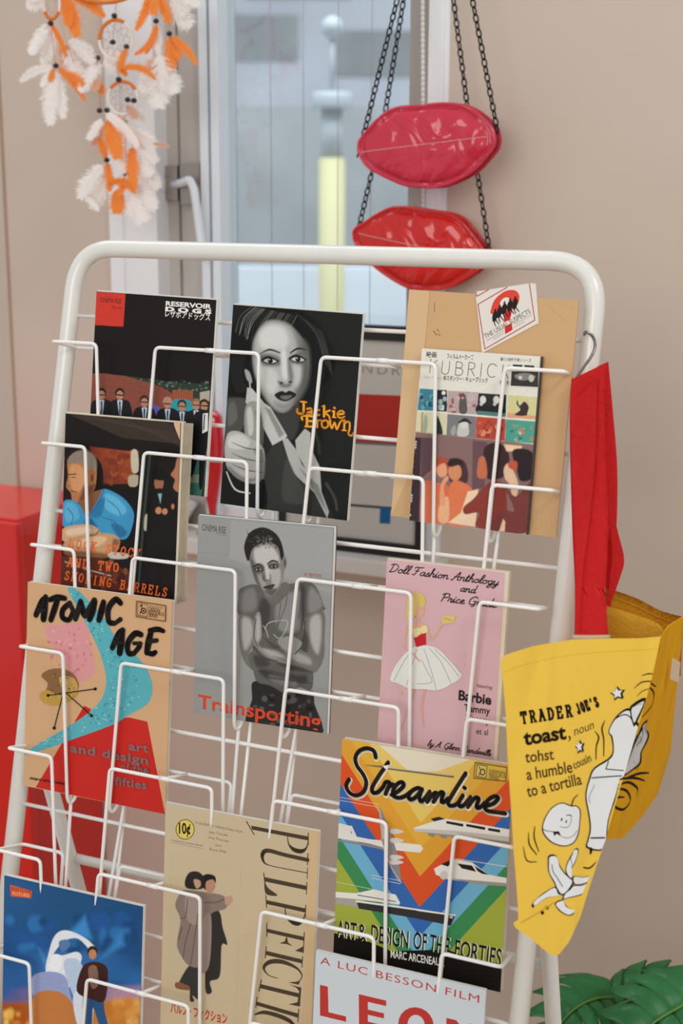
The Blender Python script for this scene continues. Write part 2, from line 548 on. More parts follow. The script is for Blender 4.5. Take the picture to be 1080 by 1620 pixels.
class Sheet:
    """flat printed sheet: local mm frame (a to the right, b downwards from the top left corner), ink stacked in thin layers"""

    def __init__(s, to_mm, w, h, clip=True, to_local=None):
        s.bm = bmesh.new()
        s.ink = s.bm.loops.layers.float_color.new('ink')
        s.to_mm = to_mm; s.w = w; s.h = h; s.k = 0; s.clip = clip
        s.fr = (0.0, 0.0, 1.0)
        s.loc = to_local or (lambda a, b, k: Vector((a / 1000 - w / 2000, (h - b) / 1000, k * INK_STEP)))
        s.halves = []
        s.img = None
        s.feather = 0.5
        s.later = []

    def frame(s, x0, y0, k):
        s.fr = (x0, y0, k)

    def px(s, p):
        return (s.fr[0] + p[0] * s.fr[2], s.fr[1] + p[1] * s.fr[2])

    def mm(s, p):
        q = s.px(p)
        return s.to_mm(q[0], q[1])

    def scale(s, p):
        a = s.mm(p); b = s.mm((p[0] + 10, p[1])); c = s.mm((p[0], p[1] + 10))
        return min(math.hypot(b[0] - a[0], b[1] - a[1]), math.hypot(c[0] - a[0], c[1] - a[1])) / 10

    def cut(s, pts):
        for P_, D_ in s.halves:
            o = []
            sd = lambda p: (p[0] - P_[0]) * D_[1] - (p[1] - P_[1]) * D_[0]
            for i in range(len(pts)):
                a, b = pts[i - 1], pts[i]
                da, db = sd(a), sd(b)
                if (da >= 0) != (db >= 0):
                    t = da / (da - db)
                    o.append(tuple(a[j] + (b[j] - a[j]) * t for j in range(len(a))))
                if db >= 0:
                    o.append(b)
            pts = o
            if not pts:
                return []
        if not s.clip:
            return pts
        for ax, lim, sg in ((0, 0, 1), (0, s.w, -1), (1, 0, 1), (1, s.h, -1)):
            o = []
            for i in range(len(pts)):
                a, b = pts[i - 1], pts[i]
                ia, ib = sg * (a[ax] - lim) >= 0, sg * (b[ax] - lim) >= 0
                if ia != ib:
                    t = (lim - a[ax]) / (b[ax] - a[ax])
                    o.append(tuple(a[j] + (b[j] - a[j]) * t for j in range(len(a))))
                if ib:
                    o.append(b)
            pts = o
            if not pts:
                return []
        return pts

    # --- halftone pictures: shapes are laid down with soft edges on a fine grid of ink dots
    def soft(s, base, rect=None, res=1.1, feather=0.5, grain=0.0):
        if rect:
            q = [s.mm((rect[0], rect[1])), s.mm((rect[2], rect[1])), s.mm((rect[0], rect[3])), s.mm((rect[2], rect[3]))]
            a0, a1 = max(0, min(p[0] for p in q)), min(s.w, max(p[0] for p in q))
            b0, b1 = max(0, min(p[1] for p in q)), min(s.h, max(p[1] for p in q))
        else:
            a0, a1, b0, b1 = 0, s.w, 0, s.h
        nx, ny = max(2, int((a1 - a0) * res)), max(2, int((b1 - b0) * res))
        s.gx = np.linspace(a0, a1, nx); s.gy = np.linspace(b0, b1, ny)
        s.img = np.ones((ny, nx, 3)) * np.array(lin(base)[:3])
        s.feather = feather; s.grain = grain

    def _window(s, P_, pad):
        x0, x1 = P_[:, 0].min() - pad, P_[:, 0].max() + pad
        y0, y1 = P_[:, 1].min() - pad, P_[:, 1].max() + pad
        i0, i1 = np.searchsorted(s.gx, x0), np.searchsorted(s.gx, x1)
        j0, j1 = np.searchsorted(s.gy, y0), np.searchsorted(s.gy, y1)
        if i1 <= i0 or j1 <= j0:
            return None
        X, Y = np.meshgrid(s.gx[i0:i1], s.gy[j0:j1])
        return (slice(j0, j1), slice(i0, i1)), X, Y

    def _lay(s, win_, alpha, color):
        sl = win_[0]
        c = color if isinstance(color, np.ndarray) and color.ndim == 3 else np.array(color[:3])
        s.img[sl] = s.img[sl] * (1 - alpha[..., None]) + c * alpha[..., None]

    def _area(s, mm, color, colors=None):
        P_ = np.array([(p[0], p[1]) for p in mm])
        f = max(s.feather, 0.2)
        w_ = s._window(P_, f)
        if w_ is None:
            return
        _, X, Y = w_
        ins = np.zeros(X.shape, bool)
        d2 = np.full(X.shape, 1e9)
        for i in range(len(P_)):
            ax, ay = P_[i - 1]; bx, by = P_[i]
            if ay != by:
                c = ((ay > Y) != (by > Y)) & (X < (bx - ax) * (Y - ay) / (by - ay) + ax)
                ins ^= c
            ex, ey = bx - ax, by - ay
            t = np.clip(((X - ax) * ex + (Y - ay) * ey) / (ex * ex + ey * ey + 1e-12), 0, 1)
            d2 = np.minimum(d2, (X - ax - t * ex) ** 2 + (Y - ay - t * ey) ** 2)
        sd = np.sqrt(d2) * np.where(ins, 1, -1)
        al = np.clip(sd / (2 * f) + 0.5, 0, 1)
        al = al * al * (3 - 2 * al)
        if colors:
            num = 0; den = 0
            for p, c in zip(P_, colors):
                k = 1 / ((X - p[0]) ** 2 + (Y - p[1]) ** 2 + 30.0)
                num = num + k[..., None] * np.array(c); den = den + k
            color = num / den[..., None]
        s._lay(w_, al, color)

    def _line(s, Q, R, color):
        P_ = np.array([(q[0], q[1]) for q in Q])
        f = max(s.feather * 0.6, 0.2)
        w_ = s._window(P_, max(R) + f)
        if w_ is None:
            return
        _, X, Y = w_
        sd = np.full(X.shape, -1e9)
        for i in range(len(P_) - 1):
            ax, ay = P_[i]; bx, by = P_[i + 1]
            ex, ey = bx - ax, by - ay
            t = np.clip(((X - ax) * ex + (Y - ay) * ey) / (ex * ex + ey * ey + 1e-12), 0, 1)
            d = np.sqrt((X - ax - t * ex) ** 2 + (Y - ay - t * ey) ** 2)
            sd = np.maximum(sd, R[i] + (R[i + 1] - R[i]) * t - d)
        al = np.clip(sd / (2 * f) + 0.5, 0, 1)
        s._lay(w_, al, color)

    def soft_end(s):
        if s.img is None:
            return
        s.k += 2
        im, gx, gy = s.img, s.gx, s.gy
        if s.grain:
            rg = np.random.default_rng(11)
            im = np.clip(im * (1 + s.grain * rg.normal(size=im.shape[:2])[..., None]), 0, 1)
        s.img = None
        ny, nx = im.shape[:2]
        V = [[s.bm.verts.new(s.loc(gx[i], gy[j], s.k)) for i in range(nx)] for j in range(ny)]
        C_ = [[(float(c[0]), float(c[1]), float(c[2]), 1.0) for c in row] for row in im]
        for j in range(ny - 1):
            for i in range(nx - 1):
                f = s.bm.faces.new((V[j + 1][i], V[j + 1][i + 1], V[j][i + 1], V[j][i]))
                l = f.loops
                l[0][s.ink] = C_[j + 1][i]; l[1][s.ink] = C_[j + 1][i + 1]; l[2][s.ink] = C_[j][i + 1]; l[3][s.ink] = C_[j][i]
        fr = s.fr
        for fn in s.later:
            fn()
        s.later = []
        s.fr = fr

    def raw(s, mm, color, colors=None):
        if s.img is not None:
            return s._area(mm, color, colors)
        if colors:
            mm = [tuple(p) + tuple(c) for p, c in zip(mm, colors)]
        mm = s.cut([tuple(p) for p in mm])
        if len(mm) < 3:
            return
        ar = sum(mm[i - 1][0] * mm[i][1] - mm[i][0] * mm[i - 1][1] for i in range(len(mm)))
        if ar > 0:
            mm = mm[::-1]
        vs = [s.bm.verts.new(s.loc(p[0], p[1], s.k)) for p in mm]
        try:
            f = s.bm.faces.new(vs)
        except ValueError:
            return
        for l, p in zip(f.loops, mm):
            l[s.ink] = (p[2], p[3], p[4], 1) if colors else color

    def full(s, color):
        s.k += 1
        s.raw([(0, 0), (s.w, 0), (s.w, s.h), (0, s.h)], lin(color))

    def P(s, color, *pts):
        s.k += 1
        s.raw([s.mm(p) for p in pts], lin(color))

    def B(s, color, *pts):
        s.k += 1
        s.raw([s.mm(p) for p in smooth2(pts, True, 4)], lin(color))

    def G(s, cols, *pts):
        s.k += 1
        s.raw([s.mm(p) for p in pts], None, [lin(c)[:3] for c in cols])

    def E(s, color, cx, cy, rx, ry, rot=0.0):
        r = math.radians(rot)
        s.P(color, *[(cx + rx * math.cos(t) * math.cos(r) - ry * math.sin(t) * math.sin(r), cy + rx * math.cos(t) * math.sin(r) + ry * math.sin(t) * math.cos(r)) for t in [2 * math.pi * i / 20 for i in range(20)]])

    def S(s, color, w, *pts, sm=True, cap=True):
        """stroke of width w (same units as the points); w may be a list that varies along the stroke"""
        s.k += 1
        c = lin(color)
        n = len(pts)
        ws = list(w) if isinstance(w, (list, tuple)) else [w] * n
        if sm and n > 2:
            q = smooth2([(p[0], p[1], ws[i]) for i, p in enumerate(pts)], False, 4)
        else:
            q = [Vector((p[0], p[1], ws[i])) for i, p in enumerate(pts)]
        sc = s.scale(pts[0])
        Q = [Vector(s.mm((v[0], v[1]))) for v in q]
        R = [max(v[2], 0.01) * sc / 2 for v in q]
        if s.img is not None:
            return s._line(Q, R, c)
        for i in range(len(Q) - 1):
            d = Q[i + 1] - Q[i]
            if d.length < 1e-6:
                continue
            d.normalize()
            nn = Vector((-d.y, d.x))
            s.raw([Q[i] + nn * R[i], Q[i + 1] + nn * R[i + 1], Q[i + 1] - nn * R[i + 1], Q[i] - nn * R[i]], c)
        s.k += 1
        for i in range(len(Q)):
            if not cap and i in (0, len(Q) - 1):
                continue
            s.raw([Q[i] + R[i] * Vector((math.cos(t), math.sin(t))) for t in [2 * math.pi * j / 10 for j in range(10)]], c)

    def T(s, text, p0, p1, h, color, shear=0.0, bold=0.0, space=1.0):
        """lettering on the baseline p0 -> p1, capital height h"""
        if s.img is not None:
            fr_ = s.fr
            s.later.append(lambda: (s.frame(*fr_), s.T(text, p0, p1, h, color, shear, bold, space)))
            return
        s.k += 1
        V, F = text_shape(text, shear, bold, space)
        if not V:
            return
        x0 = min(v[0] for v in V); x1 = max(v[0] for v in V)
        A, B = Vector(s.mm(p0)), Vector(s.mm(p1))
        e = B - A
        up = Vector((e.y, -e.x)).normalized() * (h * s.scale(p0) / CAP)
        vs = [s.bm.verts.new(s.loc(*(A + e * ((v[0] - x0) / (x1 - x0)) + up * v[1]), s.k)) for v in V]
        c = lin(color)
        for f in F:
            try:
                g = s.bm.faces.new([vs[i] for i in f])
            except ValueError:
                continue
            for l in g.loops:
                l[s.ink] = c

    def slab(s, text, p0, p1, h, w, color, serif=0.12, xs=1.0):
        """slab-serif lettering; h capital height, w stroke width, in the units of the points"""
        if s.img is not None:
            fr_ = s.fr
            s.later.append(lambda: (s.frame(*fr_), s.slab(text, p0, p1, h, w, color, serif, xs)))
            return
        n = len(text)
        A, B = Vector(p0), Vector(p1)
        e = (B - A) / (n - 0.28)
        u = (B - A).normalized()
        up = Vector((u.y, -u.x)) * h
        for i, ch in enumerate(text):
            if ch not in SLAB:
                continue
            st, sf = SLAB[ch]
            O = A + e * i
            f = lambda q: tuple(O + e * (q[0] * xs) + up * q[1])
            for q in st:
                s.S(color, w, *[f(v) for v in q], sm=False)
            for q in sf:
                s.S(color, w * 0.8, f((q[0] - serif, q[1])), f((q[0] + serif, q[1])), sm=False)

    def script(s, text, p0, p1, h, w, color):
        """connected script lettering on the baseline p0 -> p1"""
        tot = sum(SCRIPT[c][1] for c in text)
        A, B = Vector(p0), Vector(p1)
        e = (B - A) / tot
        u = (B - A).normalized()
        up = Vector((u.y, -u.x)) * h
        x = 0.0
        for ch in text:
            st, adv = SCRIPT[ch]
            for q in st:
                s.S(color, w, *[tuple(A + e * (x + v[0]) + u * (0.32 * h * v[1]) + up * v[1]) for v in q])
            x += adv

    def person(s, cx, cy, hh, hair, skin, suit, shirt=None, legs=0.0, tie=None):
        """a small plain standing figure: head centre, head height"""
        r = hh / 2
        s.B(suit, (cx - r * 0.4, cy + r * 0.9), (cx + r * 0.5, cy + r * 0.9), (cx + r * 2.0, cy + r * 2.0), (cx + r * 2.2, cy + r * (5 + legs)), (cx - r * 2.2, cy + r * (5 + legs)), (cx - r * 2.0, cy + r * 2.0))
        if shirt:
            s.P(shirt, (cx - r * 0.5, cy + r * 1.1), (cx + r * 0.5, cy + r * 1.1), (cx + r * 0.15, cy + r * 4), (cx - r * 0.1, cy + r * 4))
        if tie:
            s.P(tie, (cx - r * 0.15, cy + r * 1.3), (cx + r * 0.15, cy + r * 1.3), (cx + r * 0.12, cy + r * 4), (cx - r * 0.12, cy + r * 4))
        s.E(hair, cx, cy - r * 0.2, r * 0.85, r * 0.95)
        s.E(skin, cx, cy + r * 0.2, r * 0.65, r * 0.85)
# ------------------------------------------------------------------ the room: its window wall runs parallel to the rack
YAW = 0.41680782
WDIST = 2.40
EX = Vector((math.cos(YAW), -math.sin(YAW), 0))            # along the wall, to the right
EY = Vector((math.sin(YAW), math.cos(YAW), 0))             # through the wall, outwards
W0 = Vector((0, 0, 0)) + EY * WDIST
WROT = Matrix.Rotation(-YAW, 4, 'Z')


def wl(px, py, off=0.0):
    """(along, height) on the plane parallel to the wall, 'off' metres behind its face"""
    p = on_plane(px, py, W0 + EY * off, -EY)
    return (p - W0).dot(EX), p.z


def wpoint(a, off, z):
    v = W0 + EX * a + EY * off
    return Vector((v.x, v.y, z))


def wq(px, py, off):
    a, z = wl(px, py, off)
    return wpoint(a, off, z)


def wobj(name, bm, m, parent=None, smooth=False):
    """mesh given in wall coordinates"""
    o = obj(name, bm, m, parent, smooth)
    if parent is None:
        o.matrix_world = Matrix.Translation(W0) @ WROT
    return o


def wmat(a, off, z):
    return Matrix.Translation(wpoint(a, off, z)) @ WROT


ga = lambda px, off=0.05: wl(px, 300, off)[0]
WX0, WX1 = ga(172, 0), ga(705, 0)
SILL_Z = wl(600, 879, -0.035)[1]
WTOP = 3.05
CORNER = ga(9, 0)
bm = bmesh.new()
box(bm, CORNER, WX0, 0, 0.22, 0, 3.4)
box(bm, WX1, 2.6, 0, 0.22, 0, 3.4)
box(bm, WX0, WX1, 0, 0.22, 0, SILL_Z - 0.03)
box(bm, WX0, WX1, 0, 0.22, WTOP, 3.4)
struct(wobj('wall_back', bm, M['wall']))
struct(wobj('floor', boxbm(-3.4, 2.6, -4.5, 1.2, -0.05, 0), M['floor']))
struct(wobj('wall_left', boxbm(-3.4, CORNER - 0.25, 0.9, 1.05, 0, 3.4), M['wall']))
struct(wobj('trim_1', boxbm(CORNER - 0.006, CORNER, -0.002, 0.22, 0, 3.4), M['brown']))
struct(wobj('baseboard_back', boxbm(WX0, 2.6, -0.012, 0, 0, 0.08), M['white']))

win = bpy.data.objects.new('window_1', None)
col.objects.link(win)
WL = ((WX0 + WX1) / 2, 0.0, SILL_Z)
win.matrix_world = wmat(*WL)
struct(win)


def wpart(name, x0, x1, y0, y1, z0, z1, m, bev=0.0):
    b = boxbm(x0 - WL[0], x1 - WL[0], y0, y1, z0 - WL[2], z1 - WL[2])
    if bev:
        bevel(b, bev)
    return obj(name, b, m, win)


def wv(px, py, off):
    a, z = wl(px, py, off)
    return Vector((a - WL[0], off, z - WL[2]))


z0, z1 = SILL_Z, WTOP
wpart('casing', ga(172, -.01), ga(193, -.01), -0.012, 0.11, z0, z1, M['white'])
wpart('casing', ga(192, -.004), ga(247, -.004), -0.005, 0.11, z0, z1, M['white'], 0.003)
wpart('side_panel', ga(246, .04), ga(282, .04), 0.04, 0.11, z0, z1, M['grey_frame'])
wpart('seal', ga(280, .06), ga(288, .06), 0.06, 0.11, z0, z1, M['seal'])
wpart('side_panel', ga(286, .045), ga(319, .045), 0.045, 0.11, z0, z1, M['grey_frame'])
wpart('sash_stile', ga(317, .03), ga(330, .03), 0.03, 0.10, z0, z1, M['alu'], 0.003)
wpart('sash_groove', ga(328, .05), ga(337, .05), 0.05, 0.10, z0, z1, M['groove'])
wpart('sash_stile', ga(334, .03), ga(347, .03), 0.03, 0.10, z0, z1, M['alu'], 0.003)
wpart('sash_stile', ga(645, .04), ga(676, .04), 0.04, 0.11, z0, z1, M['reveal'])
wpart('casing', ga(673, -.008), ga(697, -.008), -0.008, 0.11, z0, z1, M['white'], 0.003)
wpart('casing', ga(696, -.004), ga(706, -.004), -0.004, 0.11, z0, z1, M['white'])
ZB = wl(380, 800, 0.04)[1]
wpart('bottom_rail', ga(346, .04), ga(646, .04), 0.035, 0.10, z0, ZB, M['white'], 0.004)
wpart('head_rail', ga(346, .04), ga(646, .04), 0.035, 0.10, z1 - 0.05, z1, M['white'])
wpart('pane', ga(343, .07), ga(650, .07), 0.068, 0.072, ZB - 0.01, z1 - 0.04, M['pane'])
bm = bmesh.new()
for p in (375, 429, 480, 534, 586):
    x = ga(p, .065) - WL[0]
    tube(bm, [(x, 0.065, ZB - WL[2]), (x, 0.065, z1 - 0.05 - WL[2])], 0.0006, 6)
obj('pane_wire', bm, M['steel'], win)
bm = bmesh.new()
a, b = wv(256, 262, .03), wv(281, 317, .03)
box(bm, a.x, b.x, 0.030, 0.041, b.z, a.z)
a, b = wv(285, 258, .034), wv(317, 323, .034)
box(bm, a.x, b.x, 0.032, 0.046, b.z, a.z)
for q in ((264, 277), (264, 303)):
    ball(bm, wv(*q, 0.029), 0.0035, 2)
obj('handle_plate', bm, M['steel'], win)
pts = [wv(275, 292, .025), wv(288, 289, .008), wv(300, 284, 0.0), wv(307, 300, -.003), wv(313, 345, -.003), wv(321, 404, -.003), wv(319, 409, 0.0)]
obj('stay_handle', tubebm(fillet(pts, 0.006), 0.0080, 12), M['alu'], win)
struct(wobj('trim_2', bevel(boxbm(WX0 - 0.02, WX1 + 0.02, -0.075, 0.05, SILL_Z - 0.03, SILL_Z), 0.004), M['sill']))

# ------------------------------------------------------------------ the street beyond the glass
struct(obj('ground', boxbm(-14, 14, 4.5, 24, -0.2, -0.15), M['street']))
GZ = -0.15
zt = at(500, 168, 10.0).z
struct(obj('street_wall', boxbm(-8, 8, 10.0, 10.25, GZ, zt), M['far_wall']))
zl = at(500, 425, 8.0).z
struct(obj('low_wall', boxbm(-6, 6, 8.0, 8.3, GZ, zl), M['pale_wall']))
hs = thing('street_house', 'pale grey house front beyond the low street wall', 'building', (0, 17, GZ))
obj('facade', boxbm(-12, 12, 0, 1, 0, 7.5), M['far_house'], hs)
for i, (px, py, w_, h_) in enumerate([(395, 60, 1.1, 0.5), (600, 85, 1.0, 0.5), (470, -40, 1.2, 0.5)]):
    p = at(px, py, 16.99)
    obj('window', boxbm(p.x - w_ / 2, p.x + w_ / 2, -0.03, 0.0, p.z - GZ - h_ / 2, p.z - GZ + h_ / 2), M['far_wall'], hs)
PY = 6.5
base = at(524, 700, PY)
pst = thing('street_post', 'white capped post with a yellow lower half outside the window', 'post', (base.x, PY, GZ))
zy, zc, zc2 = at(524, 250, PY).z - GZ, at(524, 172, PY).z - GZ, at(524, 146, PY).z - GZ
bm = bmesh.new(); lathe(bm, [(0.058, 0.0), (0.058, zy)], 20); obj('yellow_sleeve', bm, M['post_y'], pst, True)
bm = bmesh.new(); lathe(bm, [(0.048, zy), (0.048, zc)], 20); obj('shaft', bm, M['post_w'], pst, True)
bm = bmesh.new(); lathe(bm, [(0.084, zc), (0.088, zc + 0.01), (0.088, zc2 - 0.01), (0.08, zc2)], 20); obj('cap', bm, M['post_w'], pst, True)
bm = bmesh.new(); ball(bm, (0, 0, zc2 + 0.27), 0.05); tube(bm, [(0, 0, zc2), (0, 0, zc2 + 0.25)], 0.012); obj('lamp_globe', bm, M['post_w'], pst)

# ------------------------------------------------------------------ red cabinet on the left
ab, zb = wl(145, 781, -0.006)
cbk = wq(145, 781, -0.006)
ff = on_plane(44, 824, Vector((0, 0, zb)), Vector((0, 0, 1)))          # front corner of its top
foff = (ff - W0).dot(EY)
cb = thing('red_cabinet', 'glossy red cabinet against the wall left of the white rack', 'cabinet', wmat(ab - 0.3, (foff - 0.006) / 2, 0))
hd = (-0.006 - foff) / 2
obj('body', bevel(boxbm(-0.3, 0.3, -hd, hd, 0.0, zb), 0.004), M['red_lac'], cb)
da = wl(26, 830, foff - 0.02)
obj('door', bevel(boxbm(-0.297, da[0] - (ab - 0.3), -hd - 0.021, -hd - 0.0005, 0.04, da[1]), 0.004), M['red_lac'], cb)

# ------------------------------------------------------------------ things on the window sill
FOFF = -0.035
fa0, fz1 = wl(438, 508, FOFF)
fa1 = wl(665, 880, FOFF)[0]
fw_, fh_ = fa1 - fa0, fz1 - SILL_Z
pf = thing('framed_print', 'black framed print with a red block standing on the window sill behind the rack', 'picture', wmat((fa0 + fa1) / 2, FOFF, SILL_Z))
bm = bmesh.new()
tk = 0.026
box(bm, -fw_ / 2, fw_ / 2, 0, 0.02, fh_ - tk, fh_)
box(bm, -fw_ / 2, fw_ / 2, 0, 0.02, 0, tk)
box(bm, -fw_ / 2, -fw_ / 2 + 0.014, 0, 0.02, tk, fh_ - tk)
box(bm, fw_ / 2 - 0.012, fw_ / 2, 0, 0.02, tk, fh_ - tk)
obj('border', bm, M['black_frame'], pf)


def pf_mm(x, y):
    a, z = wl(x, y, FOFF + 0.006)
    return ((a - fa0) * 1000, (fz1 - z) * 1000)


sh = Sheet(pf_mm, fw_ * 1000, fh_ * 1000, True, lambda a, b, k: Vector((a / 1000 - fw_ / 2, 0.006 - k * INK_STEP, fh_ - b / 1000)))
sh.full('#c3bdb6')
sh.P('#b03227', (440, 618), (636, 626), (630, 702), (440, 692))
sh.P('#6b6a68', (440, 692), (630, 702), (630, 706), (440, 696))
sh.P('#3a3b3c', (440, 788), (670, 806), (670, 810), (440, 792))
sh.P('#1d5f94', (601, 803), (618, 804), (617, 829), (600, 828))
sh.T('NDRI', (573, 590), (642, 595), 15, '#8b867f', space=1.35)
obj('print', sh.bm, M['matte'], pf)

va, vz = wl(336, 815, -0.02)
v_ = bmesh.new()
prof = [(0.018, 0.0), (0.019, 0.004), (0.010, 0.010), (0.006, 0.022), (0.010, 0.05), (0.020, 0.085), (0.026, 0.14), (0.026, 0.19), (0.021, 0.222), (0.012, 0.232)]
pz = [wl(336, y, -0.02)[1] - SILL_Z for y in (650, 700, 740, 780, 810)]
prof = [(0.030, 0.0), (0.031, 0.004), (0.012, 0.012), (0.007, 0.03), (0.007, max(0.04, pz[4])), (0.014, pz[3]), (0.024, pz[2]), (0.027, pz[1]), (0.022, pz[0] - 0.012), (0.012, pz[0])]
lathe(v_, prof, 28)
o = tag(obj('glass_vase', v_, M['red_glass'], None, True), 'translucent red glass vase on the sill, narrow at its stem', 'vase')
o.matrix_world = wmat(va, -0.02, SILL_Z)
da_ = wl(286, 850, -0.01)[0]
dsh = thing('ceramic_dish', 'white footed ceramic dish on the sill left of the red vase', 'dish', wmat(da_ - 0.02, -0.01, SILL_Z))
bm = bmesh.new(); lathe(bm, [(0.02, 0.0), (0.022, 0.006), (0.035, 0.02), (0.05, 0.045), (0.052, 0.05), (0.047, 0.048), (0.03, 0.025), (0.004, 0.018)], 28)
obj('bowl', bm, M['ceramic'], dsh, True)
bm = bmesh.new(); ball(bm, (0, 0, 0.018), 0.017, 3)
tag(obj('red_fruit', bm, M['fruit'], None, True, wpoint(da_ - 0.005, -0.01, SILL_Z + 0.022)), 'small dark red ball lying in the white dish on the sill', 'ball')
# ------------------------------------------------------------------ the rack
LEAN = 0.25704067
U = Vector((math.cos(YAW), -math.sin(YAW), 0))
NH = Vector((-math.sin(YAW), -math.cos(YAW), 0))
TV = Vector((0, 0, math.cos(LEAN))) - math.sin(LEAN) * NH
NV = math.cos(LEAN) * NH + Vector((0, 0, math.sin(LEAN)))
RP = Vector((-0.37968635, 2.07451542, EYE - 0.09967197))
RW = 0.76
PITCH_T, T0, LEG, DEP, DEPB = 0.14249085, -0.14365161, 0.20463515, 0.0577, 0.017
SX = [0.08694466, 0.18094503, 0.33722901, 0.42694837, 0.58240669, 0.67142121]
SD = [0.006, -0.019, 0.002, -0.018, 0.006, -0.011]
TBOT = -(RP.z - 0.012) / TV.z


def rk(s, t, n):
    return RP + s * U + t * TV + n * NV


ROOT = rk(RW / 2, TBOT, 0)
ROOT.z = 0
rack = thing('magazine_rack', 'cream white tubular magazine rack with wire pockets leaning back on rear legs', 'rack', ROOT)


def rpath(pts): return [rk(*p) - ROOT for p in pts]


path = fillet(rpath([(0, TBOT, 0), (0, 0, 0), (RW, 0, 0), (RW, TBOT, 0)]), 0.062, 10)
obj('front_frame', tubebm(path, 0.0125, 20), M['rack'], rack)
WR = 0.0025
nrow = 11
for k in range(nrow + 1):
    t = -0.0975 - 0.1405 * k
    obj('grid_wire', tubebm(rpath([(0.0, t, 0), (RW, t, 0)]), WR * 1.15, 10), M['wire'], rack)
for s_ in (SX[1] + SD[1] + 0.012, SX[2] + SD[2] + 0.014, SX[3] + SD[3] + 0.012):
    obj('grid_upright', tubebm(rpath([(s_, -0.0975, -0.004), (s_, -0.0975 - 0.1405 * nrow, -0.004)]), WR, 10), M['wire'], rack)
TIP0, TIP1 = 0.0135, 0.7465
for k in range(nrow):
    tk_ = T0 - k * PITCH_T
    tb = tk_ - LEG
    for j in range(4):
        a, b = 2 * j - 1, 2 * j
        if j in (1, 2):
            sa, sb, da, db = SX[a], SX[b], SD[a], SD[b]
            P_ = [(sa + da, tb, DEPB), (sa, tk_, DEP), (sb, tk_, DEP), (sb + db, tb, DEPB), (sb + db, tb - 0.009, DEPB * 0.5), (sb + db + 0.004, tb, 0.002),
                  (sb, tk_, 0.003), (sa, tk_, 0.003), (sa + da + 0.004, tb, 0.002), (sa + da, tb - 0.009, DEPB * 0.5)]
            bm = tubebm(fillet(rpath(P_), 0.0075, 4, True), WR, 10, True)
            sm_ = sa + 0.545 * (sb - sa)
            tube(bm, rpath([(sm_, tk_, DEP), (sm_ + 0.004, tk_, 0.003)]), WR, 10)
            tube(bm, rpath([(sm_ - 0.008, tk_, DEP), (sm_ + 0.008, tk_, DEP)]), WR * 1.35, 10)
        elif j == 0:
            sb, db = SX[0], SD[0]
            P_ = [(TIP0, tk_, DEP), (sb, tk_, DEP), (sb + db, tb, DEPB), (sb + db, tb - 0.009, DEPB * 0.5), (sb + db + 0.004, tb, 0.002), (sb, tk_, 0.003), (TIP0 + 0.004, tk_, 0.003)]
            bm = tubebm(fillet(rpath(P_), 0.0075, 4, True), WR, 10, True)
        else:
            sa, da = SX[5], SD[5]
            P_ = [(TIP1, tk_, DEP), (sa, tk_, DEP), (sa + da, tb, DEPB), (sa + da, tb - 0.009, DEPB * 0.5), (sa + da + 0.004, tb, 0.002), (sa, tk_, 0.003), (TIP1 - 0.004, tk_, 0.003)]
            bm = tubebm(fillet(rpath(P_), 0.0075, 4, True), WR, 10, True)
        obj('pocket_wire', bm, M['wire'], rack)
# rear legs hinge on the front frame and stand further back
TH = -0.667
for s_ in (0.003, RW - 0.003):
    top = rk(s_, TH, 0.0)
    d_ = rk(s_, TH - 0.3, -0.186) - top
    foot = top + d_ * ((0.011 - top.z) / d_.z)
    obj('rear_leg', tubebm([top - ROOT, foot - ROOT], 0.011, 16), M['rack'], rack)
cr = [rk(s_, -0.905, -0.150) - ROOT for s_ in (0.003, RW - 0.003)]
obj('cross_bar', tubebm(cr, 0.0075, 14), M['rack'], rack)
# ------------------------------------------------------------------ booklets and books in the pockets
SL = 0.14
GROUP = 'printed booklets displayed in the rack pockets'


def booklet(name, label, cat, row, TL, TR, BL, h=None, th=0.004, n0=None, finish='gloss', base='#ffffff', pages='paper_w', ext=0.0, edge=None, back='paper_w', extdown=0.0):
    tb = T0 - row * PITCH_T - LEG
    if n0 is None:
        n0 = 0.0045 + th
    O, N = rk(0, tb, n0), (NV - SL * TV).normalized()
    pw = lambda x, y: on_plane(x, y, O, N)
    A, B, C_ = pw(*TL), pw(*TR), pw(*BL)
    e1, e2 = (B - A), (C_ - A)
    w = e1.length
    hh = h or e2.length
    e1n, e2n = e1.normalized(), e2.normalized()
    X = e1n + (-e2n).cross(N)
    X.normalize()
    Y = N.cross(X).normalized()
    g = e1n.dot(e2n)

    def to_mm(x, y):
        d = pw(x, y) - A
        p, q = d.dot(e1n), d.dot(e2n)
        a = (p - g * q) / (1 - g * g)
        b = (q - g * p) / (1 - g * g)
        return (a * 1000, b * 1000)

    root = A + X * (w / 2) - Y * hh
    mw = Matrix((X, Y, N)).transposed().to_4x4()
    mw.translation = root
    t = thing(name, label, cat, mw, GROUP if cat in ('booklet', 'book') else None)
    sh = Sheet(to_mm, w * 1000, hh * 1000)
    vs = box(sh.bm, -w / 2, w / 2, 0, hh, -0.0006, -0.00001)
    ec = lin(edge or base)
    for f in sh.bm.faces:
        for l in f.loops:
            l[sh.ink] = ec
    sh.full(base)
    obj('pages', boxbm(-w / 2 + 0.0006, w / 2 - 0.0006 + ext, -extdown, hh - 0.0006 + min(ext, 0.002), -th + 0.0006, -0.0007), M[pages], t)
    obj('back_cover', boxbm(-w / 2, w / 2 + ext, -extdown, hh + min(ext, 0.002), -th, -th + 0.0006), M[back], t)
    return t, sh, finish


def done(tsf, name='front_cover'):
    t, sh, fin = tsf
    sh.soft_end()
    return obj(name, sh.bm, M[fin], t)


